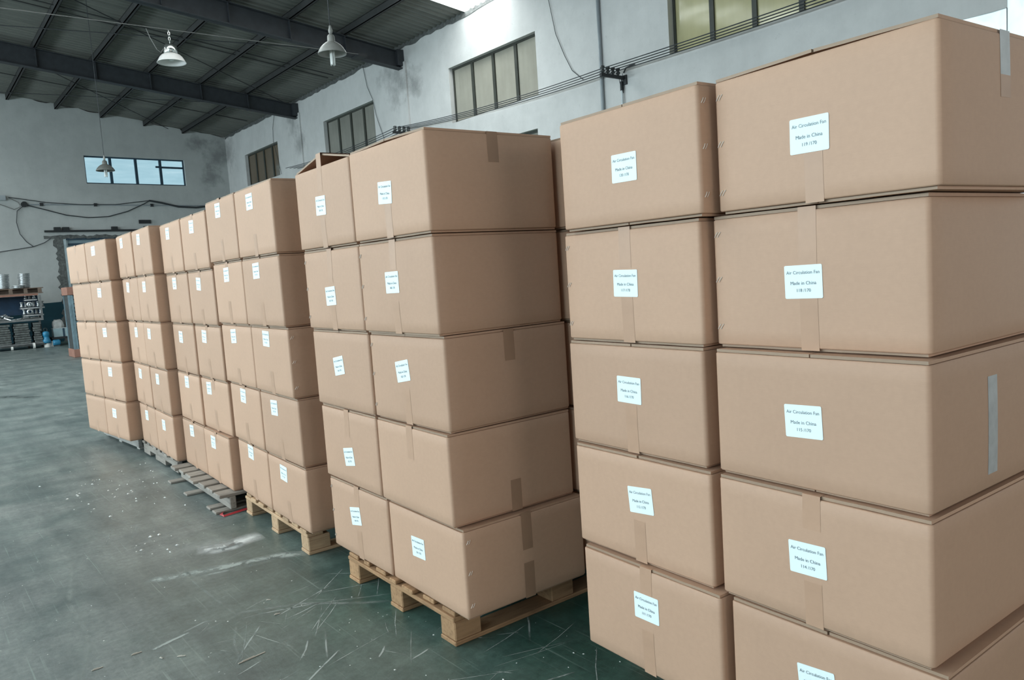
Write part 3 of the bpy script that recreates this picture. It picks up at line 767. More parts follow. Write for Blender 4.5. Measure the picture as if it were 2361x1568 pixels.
# ------------------------------------------------------------------ pallets
def pallet_blocks(label, loc, rz, LY, DX, zt, wood, boards, jit=0, stag=None):
    """nine-block pallet: skids and deck boards run front to back (x), stringer boards along the row (y); origin near front corner"""
    p = empty('pallet', loc, rz); tag(p, label, 'pallet', 'pallets under the cartons')
    wx, wy = M[wood+'_x'], M[wood+'_y']; r_ = random.Random(jit)
    bh = zt - .062
    for y in (.0, LY/2-.05, LY-.10):
        MB().box(0, DX, y-.01, y+.11, .0, .020, bev=.004).build('bottom_board', wx, p)
        for x in (.0, DX/2-.07, DX-.14):
            MB().box(x+.004, x+.14, y-.008, y+.108, .020, .020+bh, bev=.005).build('spacer_block', wx, p)
    for x in (.0, DX/2-.05, DX-.10):
        q = MB().box(x, x+.10, -.006, LY+.006, .020+bh, .041+bh, bev=.004).build('stringer_board', wy, p)
    for (y, wd) in boards:
        o = r_.uniform(-.008, .012)
        MB().box(o, DX+o, y, y+wd, .041+bh, .0615+bh, bev=.004).build('deck_board', wx, p)
    return p

def pallet_stringers(label, loc, rz, LY, DX, zt, wood, ndeck, bottoms, notches=(), front_jut=0.0, jit=0, sx=(0.03, .5, .97), bjut=.06, wd=.085):
    p = empty('pallet', loc, rz); tag(p, label, 'pallet', 'pallets under the cartons')
    wx, wy = M[wood+'_x'], M[wood+'_y']; r_ = random.Random(jit)
    z0, z1 = .018, zt - .024
    for k, f in enumerate(sx):
        x = f*(DX-.045); mb = MB(); ys = [0] + [v for n_ in notches for v in n_] + [LY]
        if notches:
            mb.box(x, x+.045, 0, LY, z0+.045, z1, bev=.004)
            for a, b in zip(ys[0::2], ys[1::2]): mb.box(x, x+.045, a, b, z0, z0+.0455, bev=.003)
        else: mb.box(x, x+.045, 0, LY, z0, z1, bev=.005)
        mb.build('stringer', wy, p)
    for i in range(ndeck):
        y = (LY-wd)*i/(ndeck-1); o = r_.uniform(-.015, .02); g = R(r_.uniform(-1.2, 1.2))
        MB().box(-front_jut+o, DX, -wd/2, wd/2, 0, .0235, bev=.004).build('deck_board', wx, p, (0, y+wd/2, z1+.0004), (0, 0, g))
    for y in bottoms:
        o = r_.uniform(-.01, .02)
        MB().box(-bjut+o, DX, y, y+.09, 0, .018, bev=.004).build('bottom_board', wx, p)
    return p

def ztop(p): return [b for b in BOXES if b[0] == p and b[1] == 1][0][5]
pallet_blocks('brown wooden block pallet under the nearest stack of cartons', (2.075, .82, 0), R(-3.2), 1.17, 1.15, ztop(1), 'brown', [(i*.212, .10) for i in range(6)], 1)
pallet_blocks('brown wooden block pallet under the second stack of cartons', (1.69, 2.63, 0), R(-1.8), 1.02, 1.22, ztop(2), 'brown', [(.0, .10), (.17, .095), (.33, .10), (.49, .06), (.62, .10), (.79, .06), (.915, .105)], 2)
pallet_blocks('clean pine block pallet under the third stack of cartons', (1.712, 4.155, 0), R(-2.4), 1.13, 1.15, ztop(3), 'pine', [(i*.147, .098) for i in range(8)], 3)
pallet_stringers('weathered grey slatted pallet sticking out in front of the fourth stack', (1.655, 5.40, 0), R(-1.2), 1.30, 1.1, ztop(4), 'grey', 7, (.015, .16, .70, 1.2), front_jut=.045, jit=5, bjut=.075, wd=.138)
pallet_stringers('grey pallet with notched side under the fifth stack of cartons', (1.735, 6.86, 0), R(-1.0), 1.24, 1.1, ztop(5), 'grey', 9, (), notches=((.20, .42), (.78, .99)), jit=6, front_jut=.0, sx=(0, .5, .97))
pallet_stringers('pale grey pallet under the farthest stack of cartons', (1.765, 8.36, 0), R(3.5), 1.26, 1.1, ztop(6), 'pale', 9, (0.0, .6, 1.16), jit=7, front_jut=.0, bjut=.0, sx=(0, .5, .97))
# ------------------------------------------------------------------ lamps
def lamp_cfl(label, x, y, z, d, ztop, shade, tubes=True):
    """enamel bowl on a cord; z = rim height"""
    L = empty('pendant_lamp', (x, y, z)); tag(L, label, 'lamp', 'pendant lamps'); r_ = d/2
    prof = [(r_, 0), (r_*.985, .012), (r_*.93, .035), (r_*.80, .075), (r_*.60, .115), (r_*.42, .140), (r_*.30, .150)]
    MB().lathe(prof + [(a-.004, b-.004) for a, b in prof[::-1]], 32).build('lamp_shade', shade, L, smooth=True)
    MB().lathe([(r_*.30, .145), (r_*.31, .150), (r_*.27, .165), (r_*.25, .225), (r_*.19, .240), (r_*.10, .250), (0.001, .252)], 24).build('lamp_neck', shade, L, smooth=True)
    MB().lathe([(.001, .25), (.016, .252), (.026, .275), (.028, .30), (.018, .325), (.012, .36), (.001, .365)], 12).build('ceiling_hook', M['lamp_grey'], L, smooth=True)
    for k in range(4):
        a = k*math.pi/2+.4; q = [(r_*.13*math.cos(a), r_*.13*math.sin(a), .14 - t) for t in (0, .1, .2, .27)]
        a2 = a+.55; q += [(r_*.14*math.cos((a+a2)/2), r_*.14*math.sin((a+a2)/2), -.145)] + [(r_*.13*math.cos(a2), r_*.13*math.sin(a2), .14 - t) for t in (.27, .2, .1, 0)]
        MB().tube(q, r_*.052, 8).build('lamp_tube', M['cfl'], L, smooth=True)
    MB().lathe([(.001, .15), (r_*.22, .15), (r_*.22, .10), (.001, .10)], 16).build('lamp_socket', M['lamp_grey'], L)
    MB().tube([(0, 0, .36), (.004, 0, (ztop-z)*.5), (0, 0, ztop-z)], .007, 6).build('cord', M['cable'], L)
    return L
lamp_cfl('grey bowl lamp with bare tubes, hanging in front of the dark rafter', 4.83, 9.37, 4.545, .375, roof_z(4.83)-.02, M['lamp_grey'])
lamp_cfl('dark bowl lamp hanging in front of the blue far window', 4.33, 20.65, 4.58, .42, roof_z(4.33)-.02, M['lamp_dark'])
# lamp with the white glass bell, on a chain from the tight wire
WY, WZ, WX = 17.75, 7.234, 5.279
L = empty('pendant_lamp', (WX, WY, WZ)); tag(L, 'white glass bell lamp with chrome top, chained to the wire under the roof', 'lamp', 'pendant lamps')
for k in range(5):
    q = []
    for j in range(11):
        a = 2*math.pi*j/10; u, v = .016*math.cos(a), .030*math.sin(a)
        q.append((u if k % 2 else 0, 0 if k % 2 else u, -.02-.045*k+v))
    MB().tube(q, .0045, 5, cap=False).build('chain_link', M['chrome'], L)
MB().lathe([(.001, -.225), (.03, -.235), (.05, -.25), (.095, -.262), (.108, -.285), (.112, -.33), (.112, -.40), (.10, -.412), (.001, -.414)], 28).build('ballast', M['chrome'], L, smooth=True)
prof = [(.108, -.412), (.150, -.43), (.185, -.465), (.21, -.51), (.228, -.545), (.238, -.556)]
MB().lathe(prof + [(a-.006, b-.002) for a, b in prof[::-1]], 36).build('lamp_shade', M['lamp_white'], L, smooth=True)
MB().lathe([(.001, -.44), (.04, -.44), (.045, -.49), (.03, -.52), (.001, -.53)], 14).build('bulb', M['cfl'], L, smooth=True)
MB().tube([(-.11, 0, -.33), (-.16, .01, -.40), (-.22, 0, -.36), (-.31, 0, -.18), (-.36, 0, -.03)], .005, 5).build('cord', M['grey_wire'], L)
L.scale = (1.27, 1.27, 1.27)
wc = MB().box(9.90, 10.14, WY+.02, WY+.42, WZ+.0, WZ+.075).build('wire_clamp', M['black_iron']); tag(wc, 'small dark clamp under the rafter where the tight wire ends', 'clamp')
wr = MB().tube([(XL+.05, WY, WZ+.05), (-4, WY, WZ-.05), (2.2, WY, WZ-.024), (WX, WY, WZ), (7.5, WY, WZ+.01), (9.2, WY, WZ+.035), (9.98, WY+.04, WZ+.045)], .009, 5).build('tension_wire', M['grey_wire'])
tag(wr, 'pale tight wire strung below the roof, carrying the white lamp', 'wire')

# ------------------------------------------------------------------ services on the walls
br = empty('insulator_bracket', (XR, 10.16, 5.08)); tag(br, 'black iron bracket with four insulators fixed on the white wall', 'bracket')
MB().box(-.66, 0, -.025, .025, -.03, .03).build('bracket_arm', M['black_iron'], br)
MB().box(-.03, 0.0, -.07, .07, -.13, .05).build('wall_plate', M['black_iron'], br)
XI = (-.60, -.46, -.32, -.18)
for xi in XI:
    MB().lathe([(.001, .03), (.02, .03), (.02, .05), (.042, .055), (.045, .085), (.028, .10), (.028, .115), (.045, .13), (.042, .16), (.02, .17), (.001, .172)], 12).build('insulator', M['porcelain'], br, (xi, 0, 0), smooth=True)
MB().tube([(-.02, 0, .1), (-.06, -.10, .16), (-.02, -.28, .20)], .016, 6).build('cable_end', M['cable'], br)
for dx in (-.17, -.06): MB().tube([(dx, 0, .09), (dx+.03, 0, -.1), (-.03, .02, -.28)], .006, 5).build('drop_wire', M['cable'], br)
br2 = empty('insulator_bracket', (XR-.05, 17.75, 5.36)); tag(br2, 'far insulator bracket above the carton tops near the third window', 'bracket')
MB().box(-.62, 0, -.025, .025, -.03, .03).build('bracket_arm', M['black_iron'], br2)
for xi in XI: MB().lathe([(.001, .03), (.02, .03), (.042, .055), (.045, .085), (.028, .10), (.045, .13), (.042, .16), (.001, .172)], 10).build('insulator', M['porcelain'], br2, (xi+.05, 0, 0), smooth=True)
def sag(a, b, s, n=14):
    a, b = Vector(a), Vector(b); return [a.lerp(b, i/n) - Vector((0, 0, 4*s*(i/n)*(1-i/n))) for i in range(n+1)]
for k, xi in enumerate(XI):
    pts = sag((XR+xi, 1.5, 5.30), (XR+xi, 10.16, 5.20), .06) + sag((XR+xi, 10.16, 5.20), (XR+xi, 17.75, 5.48), .10)[1:] + sag((XR+xi, 17.75, 5.48), (XR+xi, 25.0, 5.45), .10)[1:]
    o = MB().tube(pts, .009, 6).build('power_cable', M['cable'])
    tag(o, ('outermost' if k == 0 else 'second' if k == 1 else 'third' if k == 2 else 'innermost') + ' of four black cables strung along the white wall', 'cable', 'cables along the wall')
o = MB().tube([(XR-.04, 10.72, 7.72), (XR-.04, 10.74, 2.0)], .036, 10).build('downpipe', M['conduit'], smooth=True)
tag(o, 'grey vertical pipe running down the white wall behind the bracket', 'pipe')
cd = empty('conduit', (XR-.05, 10.20, 4.4)); tag(cd, 'thin pale conduit with dark cap under the bracket', 'conduit')
MB().tube([(0, 0, .45), (0, 0, -2.4)], .022, 8).build('conduit_tube', M['white_conduit'], cd); MB().tube([(0, 0, .62), (0, 0, .45)], .03, 8).build('cap', M['black_iron'], cd); MB().box(-.03, .03, -.045, .045, .10, .18).build('clip', M['conduit'], cd)
for lab_, pts in (('thin drop cable hanging from the roof beside the fourth window', [(7.75, 12.3), (7.1, 12.13), (6.4, 11.98), (5.9, 11.75), (5.55, 11.55), (5.30, 11.25)]),
                  ('thin cable across the near side of the third window', [(7.74, 20.21), (7.1, 20.05), (6.7, 19.80), (6.2, 19.66), (5.45, 19.3)]),
                  ('thin cable across the near side of the second window', [(7.66, 26.9), (7.2, 27.15), (6.72, 27.2), (6.1, 26.95), (5.5, 26.75)])):
    o = MB().tube([(XR-.03, y, z) for z, y in pts], .007, 5).build('drop_cable', M['cable']); tag(o, lab_, 'cable', 'drop cables on the white wall')

# far wall: conduit run, cables, black plate, door track
cr = empty('conduit_run', FP(6.5, 4.93, .03)); tag(cr, 'straight grey conduit along the far wall below the window', 'conduit'); cb = FP(6.5, 4.93, .03)
MB().tube([FP(4.05, 4.93, .03)-cb, FP(10.4, 4.93, .03)-cb], .022, 6).build('conduit_tube', M['conduit'], cr)
for x in (4.45, 6.2, 8.2): fbox(MB(), x-.05, x+.05, 4.88, 4.99, 0, .06, cb).build('clip', M['black_iron'], cr)
def fcable(label, pts, r_=.014, m_='cable'):
    o = MB().tube([FP(x, z, .05) for x, z in pts], r_, 6).build('wall_cable', M[m_]); tag(o, label, 'cable', 'cables on the far wall')
fcable('upper slack cable on the far wall under the window', [(3.47, 5.17), (4.6, 5.0), (5.8, 4.93), (6.9, 4.95), (8.11, 5.11)])
fcable('deep sagging cable on the far wall under the conduit', [(3.92, 4.92), (4.5, 4.76), (5.2, 4.55), (5.9, 4.46), (6.6, 4.50), (7.3, 4.70), (7.9, 4.98), (8.11, 5.10)], .018)
fcable('thick black cable on the far wall running behind the cartons', [(8.11, 5.11), (8.6, 5.02), (9.2, 4.88), (9.9, 4.85), (10.6, 4.95)], .038)
fcable('looped cable dropping down the far wall beside the door', [(3.92, 4.9), (3.68, 4.7), (3.62, 4.3), (3.68, 3.9), (3.85, 3.62), (4.05, 3.44)], .013)
fcable('thin cable rising along the far wall towards the door head', [(2.4, 3.05), (3.04, 3.30), (3.6, 3.38), (4.05, 3.45), (4.4, 3.58), (4.6, 3.72)], .013)
fcable('short hooked cable near the fixture on the far wall', [(3.47, 5.15), (3.75, 5.0), (3.8, 4.85), (3.6, 4.75), (3.3, 4.88), (3.1, 4.95)], .012, 'grey_wire')
jb = empty('junction_box', FP(3.92, 4.93, 0)); tag(jb, 'dark round junction box on the far wall where cables meet', 'box'); b_ = FP(3.92, 4.93, 0)
MB().tube([FP(3.92, 4.93, 0)-b_, FP(3.92, 4.93, .09)-b_], .10, 10).build('box_body', M['black_iron'], jb)
wf = empty('wall_fixture', FP(3.22, 5.14, 0)); tag(wf, 'small pale fixture on the far wall above the hooked cable', 'fixture'); b_ = FP(3.22, 5.14, 0)
fbox(MB(), 3.02, 3.38, 5.06, 5.22, 0, .12, b_).build('fixture_body', M['conduit'], wf)
pl = MB(); fbox(pl, 7.66, 8.09, 4.23, 4.37, 0, .05, Vector()); o = pl.build('wall_plate', M['black_iron']); tag(o, 'black rectangular plate on the far wall above the door track', 'plate')
dt = empty('door_track', FP(6.5, 3.97, 0)); tag(dt, 'black door track with hangers above the far door', 'track'); b_ = FP(6.5, 3.97, 0)
fbox(MB(), 4.43, 9.4, 3.94, 4.01, .05, .12, b_).build('track_rail', M['black_iron'], dt)
for x in (4.84, 5.12, 6.75, 7.9): fbox(MB(), x-.10, x+.10, 4.0, 4.12, 0, .13, b_).build('track_bracket', M['black_iron'], dt)

# ------------------------------------------------------------------ far corner: bench rack, castings, trolley
RY = 29.2; A_ = R(-2.2)
rk = empty('workbench', (3.0, RY, 0), A_); tag(rk, 'steel workbench rack with timber top shelf by the far wall', 'workbench')
MB().box(-1.9, .72, 0, 1.1, .90, .97).build('bench_top', M['steel'], rk)
MB().box(-1.9, .69, 0, 1.1, 1.725, 1.785).build('shelf_board', M['brick_wood'], rk)
MB().box(-1.9, .75, .95, 1.0, 1.10, 1.72).build('back_panel', M['blue_paint'], rk)
for (x, y) in ((.70, .0), (.70, 1.05), (-1.88, 1.05)): MB().box(x, x+.06, y, y+.05, 0 if y > 0 else .9, 1.725).build('post', M['steel'], rk)
for x in (.62, -.9): MB().box(x, x+.06, .04, .1, 0, .9).build('leg', M['steel_dark'], rk)
pp = empty('pallet', (3.0, RY, 1.787), A_); tag(pp, 'small brown pallet on top of the far workbench rack, carrying ring stacks', 'pallet')
for y in (0, .35, .7): MB().box(-1.5, .84, y, y+.10, 0, .025).build('bottom_board', M['dark_timber'], pp)
for x in (-1.3, -.62, -.05, .36, .75):
    for y in (0, .35, .7): MB().box(x-.05, x+.05, y, y+.10, .025, .165).build('spacer_block', M['dark_timber'], pp)
for y in (0, .16, .32, .48, .64): MB().box(-1.5, .86, y, y+.13, .165, .19).build('deck_board', M['dark_timber'], pp)
MB().box(-1.5, .84, .36, .42, .025, .165).build('stringer', M['dark_timber'], pp)  # dark board added to stand for the shade behind the gaps
# turned aluminium rings in stacks
rg = MB().lathe([(.135, .0), (.138, .014), (.168, .018), (.172, .024), (.172, .036), (.166, .042), (.14, .046), (.125, .048), (.12, .03), (.125, .0), (.135, 0)], 24)
ring_me = rg.mesh(M['alu'], True)
ORD = ('top', 'second', 'third', 'fourth', 'fifth', 'sixth', 'seventh', 'eighth', 'ninth', 'bottom')
def ring_stack(x, y, n, label, group, dx=.003):
    for i in range(n):
        o = obj('aluminium_ring', ring_me); o.location = (x + dx*i + rnd.uniform(-.004, .004), y + rnd.uniform(-.004, .004), 1.979 + i*.0485)
        tag(o, label % ORD[n-1-i], 'ring', group)
ring_stack(2.80, RY+.32, 10, '%s shiny aluminium ring, counted down the tall stack at the frame edge', 'rings in the stack at the frame edge')
ring_stack(3.37, RY+.30, 10, '%s shiny aluminium ring, counted down the tall stack near the rack end', 'rings in the stack near the rack end')
ring_stack(3.17, RY+.02, 2, '%s aluminium ring of the low pair in front of the tall stack', 'rings in the low pair')
# castings on the bench top
cast = MB().lathe([(.05, -.02), (.085, -.02), (.09, 0), (.085, .02), (.05, .02), (.045, 0), (.05, -.02)], 18, axis='y').mesh(M['alu'], True)
for i, (x, z) in enumerate(((3.44, 1.44), (3.42, 1.20))):
    o = obj('hub_casting', cast, None, (x, RY+.135, z)); tag(o, ('upper' if i == 0 else 'lower') + ' round aluminium hub with a hole, among castings on the bench', 'casting', 'round hubs on the bench')
for i, (x0, x1, z) in enumerate(((3.30, 3.66, 1.58), (3.17, 3.85, 1.315), (3.22, 3.80, 1.075))):
    c = empty('casting_row', ((x0+x1)/2, RY+.10, z), A_)
    tag(c, ('top', 'middle', 'bottom')[i] + ' row of joined aluminium fan castings on the bench', 'casting', 'casting rows on the bench')
    MB().box(-(x1-x0)/2, (x1-x0)/2, 0, .5, -.022, .022).build('flange', M['alu'], c)
    if i == 2:
        for xx in (-.25, .22): MB().box(xx-.03, xx+.03, .2, .45, -.103, -.022).build('support_block', M['steel_dark'], c)
    k = int((x1-x0)/.11)
    for j in range(k):
        xx = -(x1-x0)/2 + .06 + j*.115
        MB().lathe([(.001, -.095), (.05, -.095), (.055, -.06), (.035, -.03), (.035, .03), (.055, .06), (.05, .08), (.001, .08)], 12).build('fan_hub', M['steel' if j % 2 else 'alu'], c, (xx, .28, .13), smooth=True)
for i in range(9):
    x = 2.55 + rnd.uniform(0, .34); o = MB().box(-.13, .13, -.03, .03, -.018, .018, bev=.01).build('loose_casting', M['alu'], None, (x, RY+.1+.07*i, .99+.016*i), (rnd.uniform(-.2, .2), rnd.uniform(-.35, .35), rnd.uniform(-1, 1)))
    tag(o, 'loose aluminium casting in the heap on the bench at the frame edge', 'casting', 'loose castings on the bench')
for i in range(7):
    o = MB().box(-.16, .16, -.05, .05, -.012, .012, bev=.006).build('dark_casting', M['steel'], None, (3.02+.09*i, RY+.05+.03*(i % 3), .985+.012*(i % 3)), (0, rnd.uniform(-.15, .15), rnd.uniform(-.6, .6)))
    tag(o, 'dull metal offcut lying on the bench below the hubs', 'offcut', 'offcuts on the bench')
# sheet metal bundles on a castor trolley under the bench
ty = empty('trolley', (3.0, RY-.15, 0), A_); tag(ty, 'low steel trolley with white castors under the far workbench', 'trolley')
MB().box(-1.6, .72, 0, .9, .155, .19).build('trolley_deck', M['steel'], ty)
MB().box(-1.6, .72, -.02, .02, .10, .155).build('deck_rail', M['steel_dark'], ty)
for x, y, r_ in ((-.22, .02, .07), (.385, -.03, .095), (.3, .8, .08), (-1.2, .02, .07)):
    cs_ = MB().tube([(x-.03, y, r_), (x+.03, y, r_)], r_, 16).build('castor', M['white_plastic'], ty, smooth=False)
    MB().box(x-.045, x+.045, y-.02, y+.02, r_, .16).build('castor_fork', M['steel'], ty)
    MB().tube([(x-.034, y, r_), (x+.034, y, r_)], r_*.35, 10).build('hub', M['steel'], cs_)
for i, (x0, x1) in enumerate(((-.95, -.70), (-.66, -.20), (-.13, .34), (.40, .66))):
    nn = 9
    for j in range(nn):
        z = .192 + j*.072; o = MB().box(x0+rnd.uniform(0, .04), x1-rnd.uniform(0, .05), rnd.uniform(0, .04), .8, z, z+.066, bev=.008).build('sheet_bundle', M['sheets'], None, (3.0, RY-.15, 0), (0, 0, A_))
        tag(o, '%s bundle of dull sheet metal, counted up the %s pile on the trolley' % (('bottom', 'second', 'third', 'fourth', 'fifth', 'sixth', 'seventh', 'eighth', 'top')[j], ('frame edge', 'wide', 'broken', 'narrow end')[i]), 'bundle', 'sheet bundles, pile %s' % 'abcd'[i])
# blue pumps, white rollers, bag and pale box on a low black stand beside the bench
pm = empty('pump', (3.76, RY-.1, 0)); tag(pm, 'upright blue pump with a lifting ring beside the bench', 'pump')
MB().lathe([(.001, .0), (.09, 0), (.09, .12), (.06, .14), (.001, .14)], 14).build('pump_foot', M['white_plastic'], pm)
MB().lathe([(.001, .14), (.13, .14), (.12, .22), (.085, .30), (.085, .36), (.10, .37), (.10, .48), (.06, .52), (.001, .52)], 16).build('pump_body', M['blue_plastic'], pm, smooth=True)
MB().tube([(.05*math.cos(a), 0, .57+.06*math.sin(a)) for a in [i*math.pi/6 for i in range(13)]], .012, 6).build('lifting_ring', M['steel_dark'], pm)
pm = empty('pump', (4.03, RY-.1, 0)); tag(pm, 'small blue motor lying under the black stand', 'motor')
MB().lathe([(.001, -.10), (.09, -.10), (.10, -.05), (.10, .08), (.06, .12), (.001, .12)], 14, c=(0, 0, .12), axis='x').build('motor_body', M['blue_plastic'], pm, smooth=True)
MB().box(-.09, .09, -.06, .06, 0, .03).build('motor_foot', M['steel_dark'], pm)
for i, x in enumerate((3.87, 3.93)):
    o = MB().tube([(x, RY-.06, 0), (x, RY-.06, .18)], .028, 10).build('roller', M['white_plastic']); tag(o, 'short white roller standing between the two blue motors', 'roller', 'white rollers by the pumps')
sd = empty('low_stand', (4.25, RY+.1, 0)); tag(sd, 'low black stand beside the bench carrying the pale box', 'stand')
MB().box(-.32, .42, -.1, .5, .23, .29).build('stand_top', M['black_iron'], sd)
for x in (-.29, .36): MB().box(x, x+.05, -.06, .44, 0, .23).build('leg', M['black_iron'], sd)
bx = empty('pale_box', (4.25, RY+.1, .291)); tag(bx, 'pale blue-grey box with dark strap on the low black stand', 'box')
MB().box(-.24, .26, 0, .4, 0, .275, bev=.008).build('box_body', M['pale_box'], bx); MB().box(.03, .09, -.006, .406, 0, .28).build('box_strap', M['frame_blue'], bx); MB().box(-.25, .27, -.008, .41, .275, .295, bev=.005).build('box_lid', M['white_conduit'], bx)
bg = MB(); rr = random.Random(5); k = 10; vs = []
for j in range(5):
    for i in range(k):
        a = 2*math.pi*i/k; s_ = (1, 1.04, 1.0, .9, .62)[j]
        vs.append((.165*s_*math.copysign(abs(math.cos(a))**.6, math.cos(a))+rr.uniform(-.012, .012), .17*s_*math.copysign(abs(math.sin(a))**.6, math.sin(a))+rr.uniform(-.012, .012), .27*j/4+(rr.uniform(-.015, .015) if j else 0)))
bg.add(vs, [(j*k+i, j*k+(i+1) % k, (j+1)*k+(i+1) % k, (j+1)*k+i) for j in range(4) for i in range(k)] + [tuple(range(k-1, -1, -1)), tuple(4*k+i for i in range(k))])
o = bg.build('bag', M['bag'], None, (4.19, RY+.3, .588)); tag(o, 'crumpled white bag lying on the pale box', 'bag')
# strapped upright pack with reddish timber caps, half hidden by the farthest cartons
pk = empty('strapped_pack', (3.53, 22.7, 0)); tag(pk, 'tall blue-grey pack with reddish timber caps behind the farthest cartons', 'pack')
MB().box(-.02, 1.1, -.02, .8, .0, .215, bev=.01).build('timber_cap', M['brick_wood'], pk)
MB().box(-.02, 1.1, -.02, .8, 1.64, 1.85, bev=.01).build('timber_cap', M['brick_wood'], pk)
MB().box(0, .05, 0, .045, .215, 1.64).build('corner_post', M['blue_post'], pk); MB().box(.05, .11, .005, .03, .215, 1.64).build('corner_post', M['blue_post'], pk)
MB().box(0, .03, .74, .79, .215, 1.64).build('corner_post', M['blue_post'], pk)
for i in range(13):
    z = .22+.109*i; MB().box(.06, 1.06, .035, .76, z+.004, z+.078, bev=.012).build('tray', M['blue_post' if i > 5 else 'sheets'], pk)
MB().box(.02, 1.06, .10, .75, .215, 1.64).build('core', M['steel_dark'], pk)

# ------------------------------------------------------------------ litter and marks on the floor
sp = []
P_ = [(1.775, 5.586, .03), (1.697, 5.433, .012), (1.644, 5.43, .010), (1.612, 5.385, .010), (1.612, 5.325, .008), (1.77, 5.347, .012), (1.95, 5.365, .006)]
mb = MB(); vs = []
for i, p in enumerate(P_):
    a = Vector(P_[max(0, i-1)]); b = Vector(P_[min(len(P_)-1, i+1)]); t = (b-a).normalized(); nrm = Vector((-t.y, t.x, 0)).normalized()
    for s in (-1, 1): vs.append(Vector(p)+nrm*s*.011+Vector((0, 0, .004*s)))
mb.add(vs, [(2*i, 2*i+1, 2*i+3, 2*i+2) for i in range(len(P_)-1)])
o = mb.build('strap', M['strap']); tag(o, 'loose red plastic strap on the floor by the grey slatted pallet', 'strap')
SPL = [((1.02, 3.19), .062, 45, 'longest'), ((1.267, 3.525), .014, 30, 'pale stubby'), ((.66, 3.62), .022, 40, 'thin'), ((.80, 3.44), .018, 5, 'short brown'),
       ((.50, 3.60), .022, 40, 'slender'), ((.73, 3.49), .009, -20, 'tiny curled'), ((1.30, 3.72), .011, 10, 'small blunt')]
for i, ((x, y), ln, a, wd) in enumerate(SPL):
    mb = MB().box(-ln, ln, -.0025, .0025, 0, .004, bev=.001); mb.box(-ln*.7, ln*.2, -.001, .0035, .002, .006, bev=.001)
    o = mb.build('wood_splinter', M['chip'], None, (x, y, .0005), (0, 0, R(a-38))); tag(o, wd + ' wood splinter lying on the green floor', 'splinter', 'wood splinters on the floor')
# countless crumbs of paper and foam
mb = MB(); rr = random.Random(21)
def crumb(x, y, s):
    a = rr.uniform(0, 6.28); e = rr.uniform(.35, 1); vs = [(x+s*math.cos(a+k*1.57)*(1 if k % 2 else e), y+s*math.sin(a+k*1.57)*(1 if k % 2 else e), .0008) for k in range(4)]
    mb.add(vs + [(x, y, .0008+s*.5)], [(0, 1, 4), (1, 2, 4), (2, 3, 4), (3, 0, 4), (3, 2, 1, 0)])
for _ in range(60):
    crumb(1.25+rr.gauss(0, .22), 6.9+rr.gauss(0, .45), rr.uniform(.004, .014))
for _ in range(14): crumb(1.10+rr.gauss(0, .08), 5.1+rr.gauss(0, .12), rr.uniform(.004, .018))
for _ in range(170): crumb(rr.uniform(.0, 1.65), rr.uniform(2.6, 9.0), rr.uniform(.0015, .0055))
for _ in range(45): crumb(rr.uniform(1.2, 2.1), rr.uniform(2.0, 3.2), rr.uniform(.0015, .006))
o = mb.build('floor_crumbs', M['paper']); tag(o, 'white paper and foam crumbs scattered over the green floor', 'crumbs', None, 'stuff')

# worn bands, dust and scratches in the floor paint: thin irregular patches lying on the slab
def patch(name, mat, strips, zz):
    mb = MB(); fade = []
    for pts, wid, f0 in strips:
        k = len(pts); rows = 5; base = len(mb.v); vs = []
        for i, p in enumerate(pts):
            a = Vector((*pts[max(0, i-1)], 0)); b = Vector((*pts[min(k-1, i+1)], 0)); t_ = (b-a).normalized(); nv = Vector((-t_.y, t_.x, 0))
            for j in range(rows):
                v_ = j/(rows-1)*2-1; q = Vector((*p, zz)) + nv*v_*wid; vs.append(q)
                fade.append(f0*(1-abs(v_))*max(0, math.sin(math.pi*i/(k-1)))**.6)
        mb.add(vs, [(i*rows+j, i*rows+j+1, (i+1)*rows+j+1, (i+1)*rows+j) for i in range(k-1) for j in range(rows-1)])
    me = mb.mesh(mat); ca = me.color_attributes.new('fade', 'FLOAT_COLOR', 'POINT')
    for i, f_ in enumerate(fade): ca.data[i].color = (f_, f_, f_, 1)
    o = obj(name, me, floor); o['kind'] = 'stuff'; return o
def dens(pts, n=5):
    out = []
    for a, b in zip(pts[:-1], pts[1:]):
        for i in range(n): out.append((a[0]+(b[0]-a[0])*i/n, a[1]+(b[1]-a[1])*i/n))
    return out + [pts[-1]]
rr = random.Random(9); st = []
st.append((dens([(.90, 4.50), (.977, 4.471), (1.211, 4.389), (1.388, 4.33), (1.579, 4.29), (1.708, 4.215), (1.9, 4.17)]), .06, 2.0))
st.append((dens([(1.05, 4.36), (1.25, 4.31), (1.42, 4.27), (1.6, 4.25)]), .03, 1.2))
st.append((dens([(.72, 3.60), (.739, 3.608), (.80, 3.630), (.866, 3.649), (.90, 3.66)]), .013, 3.5))
st.append((dens([(.86, 3.67), (.98, 3.715), (1.05, 3.70)]), .012, 1.0))
st.append((dens([(.95, 3.62), (1.156, 3.679), (1.395, 3.56), (1.63, 3.32), (1.9, 3.1)]), .018, .8))
st.append((dens([(1.04, 3.62), (1.2, 3.60), (1.45, 3.50), (1.8, 3.3)]), .008, 1.2))
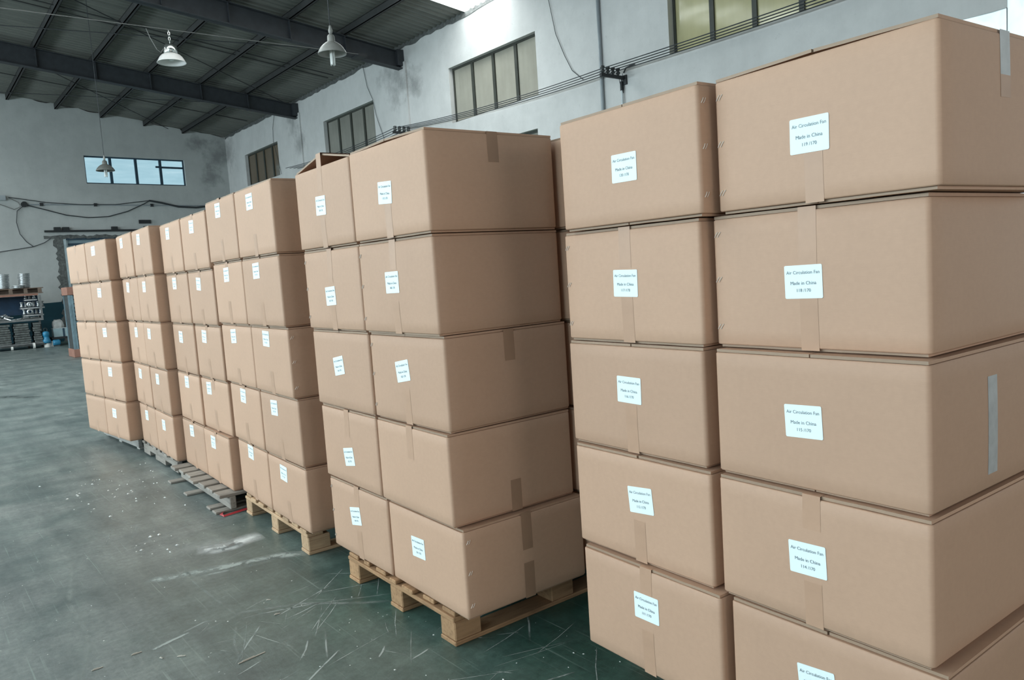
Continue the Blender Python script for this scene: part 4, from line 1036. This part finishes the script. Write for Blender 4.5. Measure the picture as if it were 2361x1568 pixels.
st.append((dens([(1.16, 3.63), (1.089, 3.579), (1.01, 3.38), (.982, 3.219), (.97, 3.1)]), .009, 1.0))
st.append((dens([(.626, 6.187), (.651, 5.711), (.638, 5.081), (.537, 4.508), (.531, 4.229), (.539, 4.057), (.504, 3.826), (.427, 3.554), (.35, 3.3)]), .022, .55))
st.append((dens([(1.134, 4.618), (1.10, 4.3), (1.114, 3.808), (1.13, 3.6)]), .012, .6))
for _ in range(95):
    x, y = rr.uniform(.95, 2.25), rr.uniform(2.05, 3.75); ln = rr.uniform(.06, .42); a = R(rr.choice((18, -55, 62, -20, 40)) + rr.gauss(0, 9))
    c1 = (x+ln*.5*math.cos(a), y+ln*.5*math.sin(a)); c0 = (x-ln*.5*math.cos(a), y-ln*.5*math.sin(a))
    st.append((dens([c0, (x+rr.uniform(-.006, .006), y+rr.uniform(-.006, .006)), c1], 3), rr.choice((.002, .0025, .003, .003, .006)), rr.uniform(1.0, 3.0)))
for _ in range(45):
    x, y = rr.uniform(.1, 1.6), rr.uniform(3.6, 8.5); ln = rr.uniform(.06, .4); a = R(rr.choice((18, -55, 62, -75)) + rr.gauss(0, 12))
    st.append((dens([(x-ln*.5*math.cos(a), y-ln*.5*math.sin(a)), (x, y), (x+ln*.5*math.cos(a), y+ln*.5*math.sin(a))], 3), rr.choice((.003, .004, .008)), rr.uniform(.3, .9)))
patch('scuff_marks', M['scuff'], st, .0006)
patch('powder_spill', M['powder'], [(dens([(1.26, 4.78), (1.32, 4.765), (1.40, 4.72), (1.50, 4.725), (1.60, 4.74), (1.66, 4.74)]), .105, 1.3), (dens([(1.30, 4.70), (1.36, 4.67), (1.45, 4.66), (1.52, 4.69)]), .06, 1.3),
      (dens([(1.2, 4.9), (1.35, 4.85), (1.5, 4.8)]), .12, .25)], .0009)
patch('oil_stain', M['stain'], [(dens([(.8, 15.5), (1.2, 15.3), (1.5, 14.7), (1.7, 14.4)]), .16, 1.2), (dens([(3.4, 11.6), (3.9, 11.35), (4.3, 11.2)]), .12, 1.0)], .0007)
